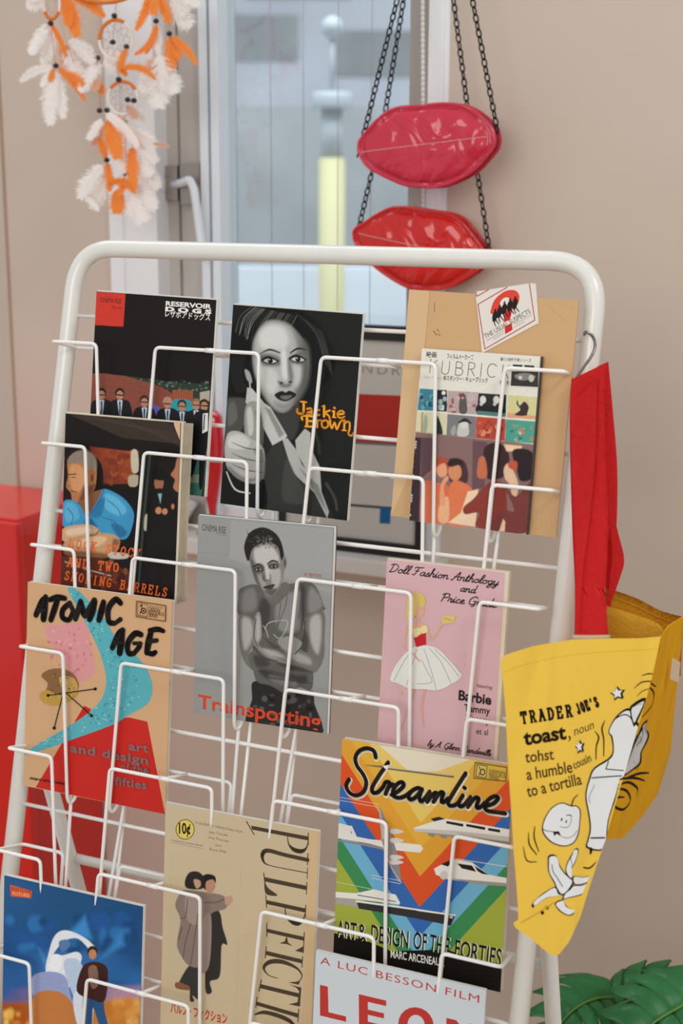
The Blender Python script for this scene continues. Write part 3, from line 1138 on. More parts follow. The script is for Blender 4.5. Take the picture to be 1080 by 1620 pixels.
# --- black booklet, top left
b = booklet('film_booklet', 'black booklet with a red corner square and a row of men in dark suits', 'booklet', 0, (153, 461), (342, 473), (135.2, 772), h=0.265, base='#1e1715', ext=0.003)
s = b[1]
s.frame(140, 450, 0.2037)
s.soft('#191311', None, 1.15, 0.35, 0.05)
s.P('#d23c2c', (60, 55), (288, 70), (270, 326), (44, 315))
s.T('CINEMA RISE', (90, 136), (256, 147), 36, '#351815')
s.T('No.44', (183, 188), (254, 193), 22, '#6b1f18')
s.T('RESERVOIR', (600, 160), (955, 183), 34, '#f2ede6', bold=0.035)
s.T('DOGS', (596, 200), (955, 223), 30, '#f2ede6', bold=0.06, space=1.6)
s.T('レザボアドッグス', (595, 243), (945, 272), 40, '#efe9e0', bold=0.012)
s.P('#2e3a2e', (100, 690), (330, 712), (640, 752), (940, 768), (900, 1700), (0, 1600))
for i in range(60):
    random.seed(i)
    x = random.uniform(340, 930); y = 745 + (x - 340) * 0.05 + random.uniform(-25, 60)
    s.E(random.choice(['#3f5140', '#56665a', '#27322a', '#6f7c6c']), x, y, random.uniform(6, 18), random.uniform(5, 12))
s.P('#8a4c3b', (0, 690), (120, 690), (280, 708), (470, 760), (560, 790), (660, 850), (660, 1700), (0, 1600))
for i in range(7):
    s.S('#7a4032', 3, (20, 740 + i * 45), (280, 745 + i * 50), (620, 860 + i * 45), sm=False)
s.P('#a4573a', (650, 812), (808, 818), (806, 900), (648, 890))
for i in range(8):
    s.S('#7f3f2a', 5, (660 + i * 19, 815), (658 + i * 19, 895), sm=False)
s.P('#b3aa94', (862, 830), (940, 815), (934, 900), (860, 890))
s.P('#9da6a0', (150, 1300), (960, 1250), (900, 1450), (100, 1450))
s.P('#3e6b62', (600, 1370), (930, 1330), (860, 1660), (560, 1620))
s.P('#7f8f78', (600, 1500), (880, 1460), (870, 1530), (600, 1540))
s.B('#2c9aa3', (640, 900), (800, 905), (810, 1060), (660, 1070))
s.B('#6a62b8', (495, 935), (540, 945), (560, 1010), (500, 1040))
for cx, cy, hr in [(98, 850, '#241a15'), (240, 850, '#2a1f1a'), (430, 905, '#3a241a'), (610, 915, '#b98a70'), (722, 935, '#3a2c22'), (832, 925, '#8a6a4c'), (895, 930, '#33241a')]:
    s.person(cx, cy, 85, hr, '#b98468', '#1b1a1c', '#c4d3e2', 3 if cx < 800 else 1, '#22242c')
    s.S('#17120f', 9, (cx - 26, cy + 4), (cx + 26, cy + 8), sm=False)
s.B('#17161a', (840, 990), (915, 975), (935, 1100), (905, 1330), (880, 1560), (850, 1560), (850, 1330), (800, 1480), (760, 1460), (815, 1200))
s.P('#e6e6e2', (885, 995), (925, 990), (920, 1130), (878, 1150))
s.P('#1b1b1d', (893, 1000), (903, 1000), (895, 1120), (884, 1125))
done(b)

# --- dark booklet with a monochrome portrait, top middle
b = booklet('film_booklet', 'black booklet with a monochrome portrait of a woman and yellow curly lettering', 'booklet', 0, (369, 482), (574, 490), (340, 795), base='#20211e', ext=0.002)
s = b[1]
s.frame(320, 440, 0.3148)
s.soft('#191a17', None, 1.2, 1.6, 0.03)
s.B('#0b0b0a', (250, 140), (420, 128), (560, 190), (640, 300), (665, 420), (600, 520), (500, 620), (300, 640), (180, 600), (110, 560), (120, 360), (170, 210))
s.feather = 0.5
random.seed(21)
for i in range(26):
    x = 190 + i * 9
    s.S(random.choice(['#4a4a46', '#6d6d68', '#33332f', '#8a8a84']), random.uniform(1.5, 4), (x + 60, 140 + i * 1.5), (x, 190 + i * 4), (x - 25 + random.uniform(-10, 10), 270 + i * 5), cap=False)
for i in range(16):
    s.S(random.choice(['#2d2d2a', '#3c3c38']), 3, (470 + i * 9, 165 + i * 6), (560 + i * 5, 250 + i * 9), (600 + i * 3, 380 + i * 6), cap=False)
for i in range(8):
    s.S('#262623', 4, (150 + i * 9, 380), (135 + i * 8, 470), (160 + i * 8, 570))
# head and neck, built up in soft tones
s.feather = 2.2
s.B('#3a3a37', (335, 640), (400, 672), (470, 610), (470, 720), (430, 800), (370, 740))
s.B('#7d7d78', (258, 300), (306, 222), (365, 204), (440, 224), (505, 300), (528, 380), (520, 480), (490, 560), (452, 618), (402, 664), (352, 650), (302, 590), (262, 500), (246, 400))
s.feather = 5.0
s.B('#b4b4af', (262, 300), (312, 228), (370, 212), (440, 240), (470, 320), (462, 420), (462, 500), (440, 590), (400, 648), (352, 640), (300, 580), (264, 490), (252, 400))
s.B('#d6d6d1', (285, 270), (340, 230), (405, 240), (430, 300), (410, 345), (350, 350), (290, 345))
s.B('#cfcfca', (272, 440), (345, 445), (375, 500), (350, 570), (310, 555), (280, 500))
s.B('#c2c2bd', (448, 430), (490, 430), (490, 500), (455, 530))
s.B('#5f5f5b', (498, 300), (530, 340), (530, 470), (500, 560), (450, 620), (485, 520), (500, 420))
s.B('#8d8d88', (350, 612), (400, 620), (440, 600), (420, 645), (370, 645))
s.feather = 3.0
s.B('#77776f', (282, 385), (330, 372), (385, 392), (382, 430), (300, 430)); s.B('#6b6b66', (432, 385), (480, 362), (522, 372), (515, 412), (440, 415))
s.B('#d9d9d4', (392, 360), (416, 360), (420, 470), (408, 500), (392, 470)); s.B('#7f7f7a', (422, 400), (438, 410), (450, 490), (428, 505))
s.B('#6e6e69', (372, 505), (410, 522), (442, 505), (430, 535), (385, 535))
s.feather = 1.0
s.S('#121210', [3, 9, 6], (284, 374), (332, 352), (384, 366)); s.S('#121210', [6, 10, 3], (436, 366), (474, 342), (520, 346))
for ex, ey in ((335, 406), (475, 394)):
    s.feather = 0.9
    s.B('#33332f', (ex - 48, ey + 2), (ex - 10, ey - 20), (ex + 42, ey + 2), (ex + 5, ey + 20))
    s.feather = 0.5
    s.B('#cbcbc6', (ex - 34, ey + 3), (ex - 4, ey - 10), (ex + 32, ey + 4), (ex, ey + 13))
    s.E('#0f0f0d', ex, ey + 1, 13, 13)
    s.E('#e8e8e4', ex - 5, ey - 4, 3, 3)
    s.S('#0b0b0a', [4, 8, 4], (ex - 46, ey), (ex - 8, ey - 18), (ex + 44, ey + 2))
s.feather = 0.9
s.E('#2d2d2a', 388, 516, 10, 5); s.E('#2d2d2a', 432, 510, 9, 5)
s.B('#1a1a18', (352, 576), (388, 556), (408, 563), (428, 553), (462, 572), (432, 598), (404, 608), (372, 600)); s.feather = 1.4; s.B('#6f6f6a', (380, 584), (410, 578), (440, 578), (420, 596), (395, 598))
s.feather = 1.0
s.B('#a9a9a3', (205, 455), (230, 470), (240, 520), (215, 505)); s.S('#d8d8d2', 6, (228, 520), (232, 560))
# collar, jacket and arm
s.P('#242422', (60, 1140), (95, 800), (110, 620), (200, 600), (330, 800), (480, 990), (600, 1100), (640, 1180), (620, 1260))
s.feather = 2.0
s.B('#4c4c48', (108, 620), (160, 598), (210, 610), (205, 700), (170, 770), (100, 790)); s.B('#64645f', (120, 640), (150, 620), (160, 700), (115, 740))
s.feather = 0.7
s.P('#c6c6c1', (215, 545), (240, 550), (300, 620), (330, 640), (410, 780), (395, 800), (335, 830), (290, 740), (280, 690), (205, 620))
s.P('#b4b4ae', (385, 800), (410, 790), (455, 850), (480, 920), (560, 1010), (610, 1150), (600, 1185), (540, 1060), (430, 960))
s.P('#b9b9b3', (450, 800), (500, 740), (528, 760), (525, 830), (570, 930), (575, 1060), (520, 980), (455, 860))
s.P('#333330', (335, 830), (385, 800), (430, 960), (540, 1060), (600, 1185), (300, 1150), (290, 900))
s.feather = 2.0
s.P('#8f8f89', (300, 640), (330, 650), (395, 770), (370, 790)); s.P('#85857f', (470, 940), (560, 1020), (600, 1150), (560, 1090)); s.B('#44443f', (400, 900), (440, 960), (500, 1100), (380, 1100))
s.feather = 1.2
s.B('#9a9a94', (205, 640), (240, 612), (280, 640), (288, 800), (250, 860), (208, 840), (195, 740)); s.feather = 2.0; s.B('#5e5e59', (255, 660), (285, 690), (288, 820), (262, 850), (262, 740)); s.B('#c9c9c3', (210, 660), (235, 650), (240, 760), (215, 780))
s.feather = 1.2
s.B('#b5b5af', (110, 780), (165, 765), (230, 800), (290, 850), (285, 960), (250, 1020), (180, 1010), (110, 960), (92, 870))
s.feather = 2.6
s.B('#d2d2cc', (115, 800), (170, 780), (220, 810), (200, 850), (120, 850)); s.B('#7b7b75', (240, 850), (290, 870), (285, 1000), (240, 1010), (262, 930)); s.B('#7f7f79', (110, 940), (180, 990), (250, 1000), (200, 1020), (130, 990))
s.feather = 0.8
for yy in (855, 910, 965):
    s.S('#3c3c38', [2, 5, 3], (130, yy - 34), (200, yy - 8), (282, yy + 2))
s.B('#131311', (92, 960), (150, 1000), (240, 1035), (285, 1000), (285, 1150), (70, 1130)); s.S('#d2d2cd', [6, 8, 6], (100, 970), (140, 1055), (215, 1072))
s.feather = 2.5
s.S('#4b4b46', 10, (600, 1010), (640, 1080), (650, 1140)); s.S('#3a3a36', 14, (520, 700), (560, 780), (570, 860))
s.soft_end()
# yellow lettering
s.frame(440, 610, 0.1296)
YEL, ORA = '#f3b22b', '#8a1d16'
LET = [
    (30, [(283, 165), (280, 270), (262, 305), (225, 305), (200, 285), (203, 258)]), (16, [(245, 160), (318, 165)]),
    (24, [(325, 245), (370, 240), (378, 275), (376, 318), (398, 318)]), (22, [(372, 280), (330, 288), (325, 310), (352, 315), (374, 300)]),
    (24, [(470, 255), (432, 255), (420, 285), (432, 318), (470, 312)]),
    (30, [(532, 205), (528, 330)]), (22, [(600, 255), (545, 285), (585, 320), (600, 365), (610, 385)]), (14, [(508, 208), (540, 206)]),
    (28, [(652, 265), (648, 330)]), (32, [(657, 222), (660, 224)]), (14, [(628, 262), (656, 262)]), (14, [(632, 334), (672, 338)]),
    (22, [(700, 300), (772, 285), (750, 255), (710, 268), (692, 300), (710, 335), (745, 340), (775, 325)]),
    (32, [(320, 335), (315, 455)]), (20, [(255, 350), (275, 335), (330, 330), (400, 345), (395, 385), (330, 390)]), (22, [(335, 390), (410, 405), (408, 450), (350, 460), (295, 458)]), (26, [(252, 352), (262, 378)]),
    (24, [(445, 380), (442, 465)]), (20, [(445, 400), (470, 378), (495, 380)]),
    (24, [(540, 375), (500, 400), (505, 455), (540, 468), (575, 440), (570, 390), (540, 375)]),
    (22, [(595, 385), (620, 470), (655, 400), (680, 480), (720, 400), (745, 375), (780, 370)]),
    (24, [(775, 400), (770, 485)]), (22, [(775, 410), (810, 385), (840, 400), (835, 480), (820, 520), (835, 548), (870, 545), (880, 520)]), (14, [(745, 490), (795, 492)]),
]
for wd, pts in LET:
    s.S(ORA, wd + 14, *pts)
for wd, pts in LET:
    s.S(YEL, wd, *pts)
done(b)

# --- brown envelope behind the reference book, with a card sticking out
tb = T0 - LEG
b = booklet('kraft_envelope', 'tan paper envelope behind the white picture book, its left edge folded', 'envelope', 0, (647, 458), (916, 470), (612, 815), th=0.0026, n0=0.0075, finish='matte', base='#cfa87a', pages='kraft', back='kraft')
s = b[1]
s.frame(590, 430, 0.3704)
s.P('#d9b68a', (150, 75), (242, 80), (214, 330), (160, 820), (60, 1040), (50, 1040))
s.S('#b98f62', 2.5, (242, 80), (218, 320), (165, 820), (140, 1050), sm=False, cap=False)
s.S('#5d4430', 2.5, (262, 130), (260, 170), sm=False)
for q in ((255, 250), (270, 243), (262, 260), (276, 262)):
    s.S('#6d5038', 3, q, (q[0] + 7, q[1] + 8), sm=False)
for i in range(5):
    s.S('#c19a6b', 1.5, (700 + i * 22, 1040), (702 + i * 22, 1085), sm=False)
for q in ((740, 130, 830, 200), (780, 110, 860, 150), (600, 340, 640, 330)):
    s.S('#c39b6c', 1.5, (q[0], q[1]), (q[2], q[3]), sm=False)
done(b, 'front_panel')
b = booklet('picture_card', 'white card with a red disc and black standing figures, on the brown envelope', 'card', 0, (752, 462), (838, 466), (778, 555), h=0.09, th=0.0006, n0=0.0086, finish='matte', base='#e9e2d8', pages='paper_w', back='paper_w')
t_, s, fin_ = b
# the card is tilted: rebuild it as its own outline
s.bm.free()
s.bm = bmesh.new()
s.ink = s.bm.loops.layers.float_color.new('ink')
for ch in list(t_.children):
    bpy.data.objects.remove(ch)
s.clip = False
s.frame(740, 450, 0.1296)
OUT = [(88, 88), (750, 112), (828, 130), (948, 590), (298, 812)]
mm_ = [s.mm(p) for p in OUT]
lo = [s.bm.verts.new(s.loc(p[0], p[1], -100)) for p in mm_]
hi = [s.bm.verts.new(s.loc(p[0], p[1], 0)) for p in mm_]
fs = [s.bm.faces.new(hi[::-1]), s.bm.faces.new(lo)] + [s.bm.faces.new((lo[i], lo[(i + 1) % 5], hi[(i + 1) % 5], hi[i])) for i in range(5)]
bmesh.ops.recalc_face_normals(s.bm, faces=fs)
for f in fs:
    for l in f.loops:
        l[s.ink] = lin('#e6dfd5')
s.P('#e6dfd5', *OUT)
RD = '#b3262e'
for pl_ in ([(98, 95), (115, 145), (250, 95)], [(480, 108), (148, 240), (325, 770), (892, 548), (750, 118)]):
    s.S(RD, 11, *pl_, sm=False)
s.B('#dd4a36', (330, 380), (322, 310), (350, 220), (430, 160), (510, 145), (590, 165), (640, 215), (655, 270), (640, 330), (540, 360), (420, 370))
s.E('#e9e2d8', 482, 275, 60, 52)
s.P('#cf2b2b', (500, 380), (590, 350), (580, 490), (505, 505))
s.P('#cf2b2b', (528, 560), (605, 525), (635, 610), (550, 645))
for i, (fx, fy) in enumerate([(380, 345), (428, 310), (482, 280), (545, 258), (605, 245)]):
    s.E('#1b1a1a', fx - 5, fy, 12, 17)
    s.B('#1f1d1d', (fx - 20, fy + 20), (fx + 18, fy + 16), (fx + 38, fy + 70), (fx + 22, fy + 125), (fx - 10, fy + 128), (fx - 28, fy + 75))
    s.S('#1b1a1a', [16, 13, 10], (fx + 2, fy + 110), (fx + 14, fy + 150), (fx + 34, fy + 185), sm=False)
    s.S('#1b1a1a', [16, 13, 10], (fx + 18, fy + 110), (fx + 45, fy + 140), (fx + 72, fy + 170), sm=False)
s.T('THE USUAL SUSPECTS', (315, 655), (830, 458), 56, '#55504c')
s.S('#8a837c', 5, (330, 680), (525, 600), sm=False); s.S('#8a837c', 5, (415, 675), (530, 628), sm=False)
s.S('#8a837c', 5, (640, 550), (840, 480), sm=False); s.S('#8a837c', 5, (650, 585), (760, 540), sm=False)
obj('printed_card', s.bm, M['matte'], t_)

# --- white picture book in front of the envelope
b = booklet('reference_book', 'white picture book with a grid of small stills and thin black capitals', 'book', 0, (667, 551), (857, 562), (645, 823), th=0.007, n0=0.0165, base='#e6e3d6', ext=0.0)
s = b[1]
s.frame(640, 540, 0.2222)
s.T('映画', (152, 108), (225, 112), 30, '#2b2825', bold=0.02)
s.T('フィルムメーカーズ', (300, 118), (488, 126), 28, '#2b2825', bold=0.02)
s.T('最後の映像作家シリーズ', (680, 130), (900, 138), 18, '#3a3733', bold=0.015)
LW = 5
k = '#45413d'
s.S(k, LW, (185, 125), (176, 225), sm=False); s.S(k, LW, (232, 132), (182, 175), sm=False); s.S(k, LW, (196, 165), (222, 228), sm=False)
s.S(k, LW, (270, 138), (262, 205), (270, 228), (295, 230), (312, 210), (320, 140))
s.S(k, LW, (368, 142), (358, 236), sm=False); s.S(k, LW, (368, 142), (402, 148), (410, 165), (398, 185), (364, 185)); s.S(k, LW, (364, 186), (402, 192), (412, 212), (398, 236), (358, 236))
s.S(k, LW, (458, 146), (447, 240), sm=False); s.S(k, LW, (458, 146), (492, 152), (498, 172), (485, 192), (453, 193)); s.S(k, LW, (470, 194), (494, 242), sm=False)
s.S(k, LW, (548, 152), (538, 246), sm=False)
s.S(k, LW, (655, 172), (635, 156), (608, 160), (590, 190), (592, 230), (612, 250), (642, 244))
s.S(k, LW, (700, 162), (690, 254), sm=False); s.S(k, LW, (742, 165), (696, 208), sm=False); s.S(k, LW, (708, 198), (735, 256), sm=False)
s.T('⑬スタンリー・キューブリック', (272, 272), (588, 288), 27, '#2b2825', bold=0.02)
s.T('Film Makers', (140, 262), (262, 270), 18, '#b9b4a6')
s.T('編・文', (675, 296), (742, 300), 20, '#3a3733', bold=0.02)
s.P('#2c2c2c', (770, 157), (838, 160), (836, 180), (768, 177)); s.P('#2c2c2c', (852, 160), (922, 164), (920, 183), (850, 180))
s.P('#33322f', (760, 205), (952, 208), (947, 316), (752, 308))
s.B('#86847c', (780, 235), (860, 215), (930, 240), (900, 262), (820, 270)); s.E('#d5d2c8', 822, 250, 14, 14); s.E('#c9c6bd', 900, 255, 20, 26)
s.soft('#e6e3d6', (60, 330, 960, 1450), 1.25, 0.35, 0.04)
cells = [((104, 336), (296, 345), (296, 497), (88, 489), '#3f8497'), ((228, 343), (300, 346), (298, 498), (215, 493), '#2b2b36'), ((305, 348), (520, 358), (514, 516), (298, 506), '#b9a5a4'),
         ((522, 362), (722, 374), (716, 530), (512, 516), '#252a2c'), ((735, 376), (950, 386), (932, 546), (722, 536), '#d6d096'),
         ((86, 500), (296, 512), (290, 664), (74, 656), '#d9d4ac'), ((300, 514), (506, 530), (500, 684), (292, 668), '#7c7d7c'), ((506, 530), (716, 545), (708, 702), (500, 684), '#bf4a36'), ((718, 548), (932, 560), (922, 716), (708, 706), '#4f9f8c')]
for c in cells:
    s.P(c[4], *c[:4])
random.seed(5)


def blotch(n, x0, y0, x1, y1, cols, r0, r1):
    for _ in range(n):
        s.E(random.choice(cols), random.uniform(x0, x1), random.uniform(y0, y1), random.uniform(r0, r1), random.uniform(r0, r1))


blotch(14, 112, 360, 205, 470, ['#2b6f8a', '#5fb0b5', '#17425c', '#7d5c8a'], 8, 20)
blotch(6, 235, 400, 285, 480, ['#dfe6e4', '#9fb9b4', '#5f8f8c'], 10, 22); s.E('#efe9e0', 275, 365, 14, 14)
blotch(14, 320, 370, 500, 490, ['#d9c7c2', '#8e7d80', '#c7b0b2', '#a5605a'], 8, 26); s.B('#5b5450', (395, 380), (430, 380), (440, 500), (385, 500)); s.E('#c98f78', 411, 395, 12, 14); s.S('#4b3a34', 9, (392, 384), (430, 388), sm=False)
for cx in (555, 650):
    s.E('#dedad0', cx, 410, 22, 28); s.B('#1c1c1e', (cx - 40, 450), (cx + 40, 450), (cx + 55, 500), (cx - 45, 500)); s.E('#cfcac0', cx - 12, 440, 12, 14)
s.P('#54807b', (516, 490), (716, 505), (716, 530), (512, 514))
s.P('#e0a27a', (730, 500), (940, 520), (932, 546), (722, 536)); s.B('#3c2c30', (800, 410), (815, 450), (850, 420), (880, 455), (870, 500), (860, 520), (780, 515), (820, 480), (795, 440))
s.P('#b78f66', (118, 504), (130, 504), (122, 660), (108, 658)); s.B('#9fae94', (140, 520), (160, 560), (150, 640), (125, 640)); s.B('#23352f', (215, 530), (245, 560), (265, 660), (200, 655))
s.B('#c9c6c0', (390, 560), (440, 560), (450, 660), (370, 670)); s.E('#d9d6d0', 420, 585, 28, 32); s.S('#2a2a2a', [10, 26, 10], (380, 575), (425, 555), (468, 578)); s.B('#a5a49e', (320, 640), (350, 590), (360, 640), (340, 670))
blotch(10, 520, 560, 690, 680, ['#d4654a', '#a33626', '#e08a66'], 8, 24); s.S('#7c2a1e', 6, (590, 560), (540, 640), (520, 680), sm=False); s.S('#7c2a1e', 6, (590, 560), (650, 640), sm=False)
blotch(16, 730, 590, 910, 700, ['#8fc7b2', '#2f7a6b', '#d8d8c0', '#b08a6a', '#66b09c'], 7, 20)
s.frame(640, 690, 0.2222)
s.feather = 1.2
s.P('#8a6a66', (72, -32), (924, 48), (880, 690), (20, 600))
s.P('#5e4348', (110, 8), (200, 12), (180, 240), (108, 300)); s.P('#6b4d52', (480, 24), (580, 34), (560, 360), (470, 380))
s.B('#4a3034', (300, 170), (400, 160), (440, 230), (430, 330), (320, 330))
s.P('#3a2a30', (50, 5), (112, 10), (92, 610), (22, 600))
for i in range(30):
    s.E(random.choice(['#d8c8c8', '#7a2430', '#201a20']), 74 - i * 1.75, 20 + i * 20, 8, 7)
s.B('#d9714a', (130, 330), (230, 330), (300, 350), (330, 420), (300, 610), (110, 605))
s.B('#e07b50', (320, 330), (420, 330), (480, 390), (470, 480), (440, 630), (290, 615))
s.B('#eab48a', (240, 480), (300, 430), (300, 600), (230, 600)); s.P('#f2d4b0', (440, 390), (515, 370), (500, 560), (490, 640), (300, 610), (390, 540))
s.E('#e9a37c', 258, 230, 42, 60); s.B('#b04f38', (200, 170), (260, 140), (310, 180), (300, 260), (280, 190), (220, 220), (200, 290), (180, 250))
s.E('#d98e64', 350, 250, 48, 62); s.B('#30211f', (296, 190), (340, 155), (400, 175), (410, 240), (390, 200), (320, 215)); s.B('#e5a27c', (250, 340), (290, 280), (305, 300), (270, 360), (280, 480), (240, 480))
s.B('#3b2224', (560, 80), (640, 40), (720, 80), (740, 180), (700, 280), (590, 300), (560, 220)); s.B('#c9714f', (520, 160), (560, 140), (580, 230), (570, 290), (510, 280))
s.B('#8c3a2e', (540, 370), (620, 310), (700, 340), (720, 480), (700, 650), (500, 640), (520, 540), (420, 550), (410, 500), (480, 440))
s.P('#f0cfa6', (700, 50), (830, 60), (820, 100), (720, 100)); s.B('#e7c09c', (700, 220), (740, 190), (800, 330), (780, 440), (760, 440), (740, 340), (705, 290))
s.B('#26191c', (760, 100), (840, 80), (910, 120), (905, 280), (820, 310), (790, 230)); s.B('#c4573c', (730, 180), (790, 170), (790, 230), (740, 220))
s.B('#7a3a34', (700, 340), (780, 420), (880, 320), (905, 340), (880, 660), (600, 660), (680, 520), (770, 520))
s.P('#eac8a4', (690, 580), (705, 600), (700, 670), (660, 670))
done(b)
t_ = b[0]
hh_ = b[1].h / 1000; ww_ = b[1].w / 1000
bm = boxbm(ww_ / 2 - 0.0012, ww_ / 2 + 0.001, 0.0, hh_, -0.0035, 0.0010)
obj('spine', bm, M['dark'], t_)['label'] = 'dark brown spine strip'

# --- dark booklet with orange typewriter lettering
b = booklet('film_booklet', 'thick dark booklet with curling pages, a man in a blue shirt and orange typewriter lettering', 'booklet', 1, (104, 654), (286, 670), (97, 930), h=0.248, th=0.006, base='#211916', pages='paper', ext=0.004, back='paper')
s = b[1]
s.frame(0, 640, 0.3148)
s.soft('#1b1411', None, 1.15, 0.9, 0.05)
s.P('#3c3028', (330, 42), (700, 70), (900, 105), (905, 200), (620, 170))
for i in range(7):
    s.S('#4a3c34', 3, (400 + i * 40, 60 + i * 4), (905, 150 + i * 10), sm=False)
s.G(['#7c3018', '#9a4526', '#b0552e', '#8a3a1e', '#6a2a18'], (450, 210), (560, 225), (690, 240), (680, 400), (520, 400))
random.seed(8)
blotch(26, 520, 240, 680, 390, ['#a64e2a', '#8c3c20', '#bd6034', '#7a3420'], 8, 26)
s.B('#c9c2a8', (660, 240), (690, 235), (700, 330), (665, 340)); s.B('#b8ad92', (650, 360), (700, 360), (690, 410), (650, 410))
s.P('#15100f', (440, 400), (700, 420), (690, 760), (440, 700))
s.B('#120e0d', (450, 240), (510, 300), (520, 400), (500, 480), (440, 480), (430, 300))
s.feather = 0.8
s.B('#8a5a3c', (390, 460), (470, 440), (520, 430), (500, 500), (440, 560), (400, 500))
s.B('#b87a4e', (340, 285), (370, 245), (420, 233), (470, 260), (487, 330), (478, 420), (440, 480), (400, 490), (366, 484), (358, 445), (334, 412), (343, 360))
s.feather = 2.6
s.B('#8f8272', (345, 275), (380, 240), (430, 230), (478, 262), (484, 325), (440, 320), (415, 292), (352, 300)); s.B('#d69a68', (352, 310), (410, 310), (430, 380), (400, 440), (362, 420)); s.B('#7a4a2e', (430, 400), (480, 400), (450, 470), (400, 488), (410, 450)); s.B('#a3683f', (440, 330), (480, 340), (470, 400), (440, 400))
s.feather = 0.7
s.E('#b06f46', 462, 368, 17, 34); s.E('#7a4a2e', 464, 370, 8, 20); s.S('#3f2416', 5, (346, 352), (384, 350)); s.S('#5a3420', 4, (360, 366), (380, 366)); s.S('#6b3d26', 5, (360, 434), (388, 440)); s.S('#8a5334', 4, (338, 408), (352, 412))
s.B('#3f97c4', (320, 490), (380, 485), (412, 520), (440, 560), (500, 470), (522, 425), (590, 450), (645, 495), (676, 560), (650, 660), (610, 680), (560, 650), (440, 640), (320, 612))
s.feather = 2.4
s.B('#62b6dc', (530, 450), (590, 470), (640, 530), (600, 560), (530, 520)); s.B('#5cb0d8', (330, 500), (380, 500), (400, 570), (335, 590)); s.B('#2a709c', (430, 570), (470, 590), (500, 640), (430, 630)); s.B('#2a6f9b', (560, 600), (610, 610), (640, 650), (600, 670)); s.B('#2f7aa8', (490, 490), (530, 470), (510, 560), (470, 560))
s.feather = 0.6
for q in (((440, 565), (480, 600), (500, 640)), ((540, 480), (590, 520), (610, 560)), ((520, 570), (580, 590), (600, 640)), ((340, 520), (370, 560), (360, 600)), ((522, 430), (500, 490), (450, 560))):
    s.S('#225f88', 4, *q)
s.feather = 0.8
s.B('#cfa680', (320, 622), (440, 602), (500, 630), (490, 662), (330, 692)); s.B('#c89a70', (330, 690), (450, 652), (560, 650), (606, 690), (560, 765), (430, 745), (330, 740))
s.feather = 2.5
s.B('#e6c8a6', (340, 630), (430, 615), (460, 640), (350, 660)); s.B('#e2bd95', (380, 690), (470, 665), (540, 670), (500, 710), (400, 715)); s.B('#8a5a3c', (330, 735), (450, 740), (560, 755), (500, 775), (350, 760)); s.B('#8f6040', (570, 680), (605, 690), (570, 750)); s.S('#7a4a30', 6, (440, 660), (480, 655), (500, 635))
s.feather = 0.9
s.P('#5a2a1c', (310, 760), (500, 770), (690, 860), (690, 950), (310, 905)); s.S('#c9b9a4', 5, (330, 790), (440, 830), (560, 862), sm=False); s.B('#c8beb0', (550, 745), (640, 750), (640, 775), (560, 775))
blotch(18, 320, 800, 690, 930, ['#6f3220', '#43201a', '#8a4630'], 8, 24)
s.P('#1b1613', (700, 250), (890, 270), (890, 600), (850, 960), (680, 940)); s.S('#3d4a40', 14, (755, 255), (725, 560), (700, 900), sm=False); s.B('#b9bfa4', (730, 560), (752, 560), (752, 630), (726, 630))
s.E('#a06a4c', 800, 395, 24, 42); s.B('#16110f', (770, 330), (830, 330), (840, 380), (770, 375)); s.B('#191413', (760, 440), (850, 440), (900, 560), (860, 800), (740, 800), (740, 600)); s.P('#8fb3bd', (795, 450), (815, 450), (808, 500))
s.E('#c4865f', 798, 535, 16, 18); s.E('#c4865f', 830, 540, 14, 16)
s.B('#b87a58', (915, 265), (890, 275), (880, 320), (860, 355), (880, 380), (872, 420), (900, 445), (925, 430), (925, 280)); s.E('#b87a58', 870, 515, 8, 14)
s.soft_end()
s.frame(90, 820, 0.2037)
OR = '#ea6a2c'
s.slab('LOCK STOCK', (92, 222), (650, 312), 66, 11, OR)
s.slab('AND TWO', (85, 372), (482, 420), 66, 12, OR)
s.slab('SMOKING BARRELS', (62, 474), (860, 612), 66, 11, OR)
s.frame(0, 640, 0.3148)
s.B('#dcb48c', (878, 60), (910, 60), (935, 200), (935, 420), (925, 260), (905, 180), (878, 108))
done(b)
t_ = b[0]
w_ = b[1].w / 1000; h_ = b[1].h / 1000
bm = bmesh.new()
for i in range(5):
    x1 = w_ / 2 + 0.003 + i * 0.0028
    y = [0.002 + 0.001 * i, h_ * 0.3, h_ * 0.6, h_ - 0.002 + 0.0006 * i]
    z = -0.0012 - 0.0009 * i
    q = [(x1 + 0.004, y[0]), (x1 + 0.0005, y[1]), (x1 + 0.001, y[2]), (x1 + 0.0025, y[3])]
    L0 = [bm.verts.new((w_ / 2 - 0.02, p[1], z)) for p in q]
    R0 = [bm.verts.new((p[0], p[1], z + 0.0004)) for p in q]
    for a_ in range(3):
        bm.faces.new((L0[a_], R0[a_], R0[a_ + 1], L0[a_ + 1]))
bmesh.ops.solidify(bm, geom=list(bm.faces), thickness=0.0003)
obj('curled_pages', bm, M['paper'], t_)

# --- grey booklet
b = booklet('film_booklet', 'grey booklet with a crossed-arm man in a tight tee shirt and orange-red lettering', 'booklet', 2, (314, 815), (528, 833), (305, 1128), base='#9a9a97', ext=0.003, back='dark')
s = b[1]
s.frame(260, 800, 0.2778)
s.soft('#9a9a97', None, 1.2, 0.8, 0.025)
s.P('#a3a3a0', (375, 80), (970, 130), (960, 500), (370, 300))
s.S('#838380', 1.5, (378, 75), (368, 275), sm=False); s.S('#838380', 1.5, (195, 265), (368, 278), sm=False)
s.T('CINEMA RISE', (215, 140), (350, 156), 36, '#33332f')
s.T('No.65', (300, 162), (350, 168), 12, '#6d6d69')
s.T('#1 RENTON', (795, 393), (892, 404), 17, '#a4432f', bold=0.01)
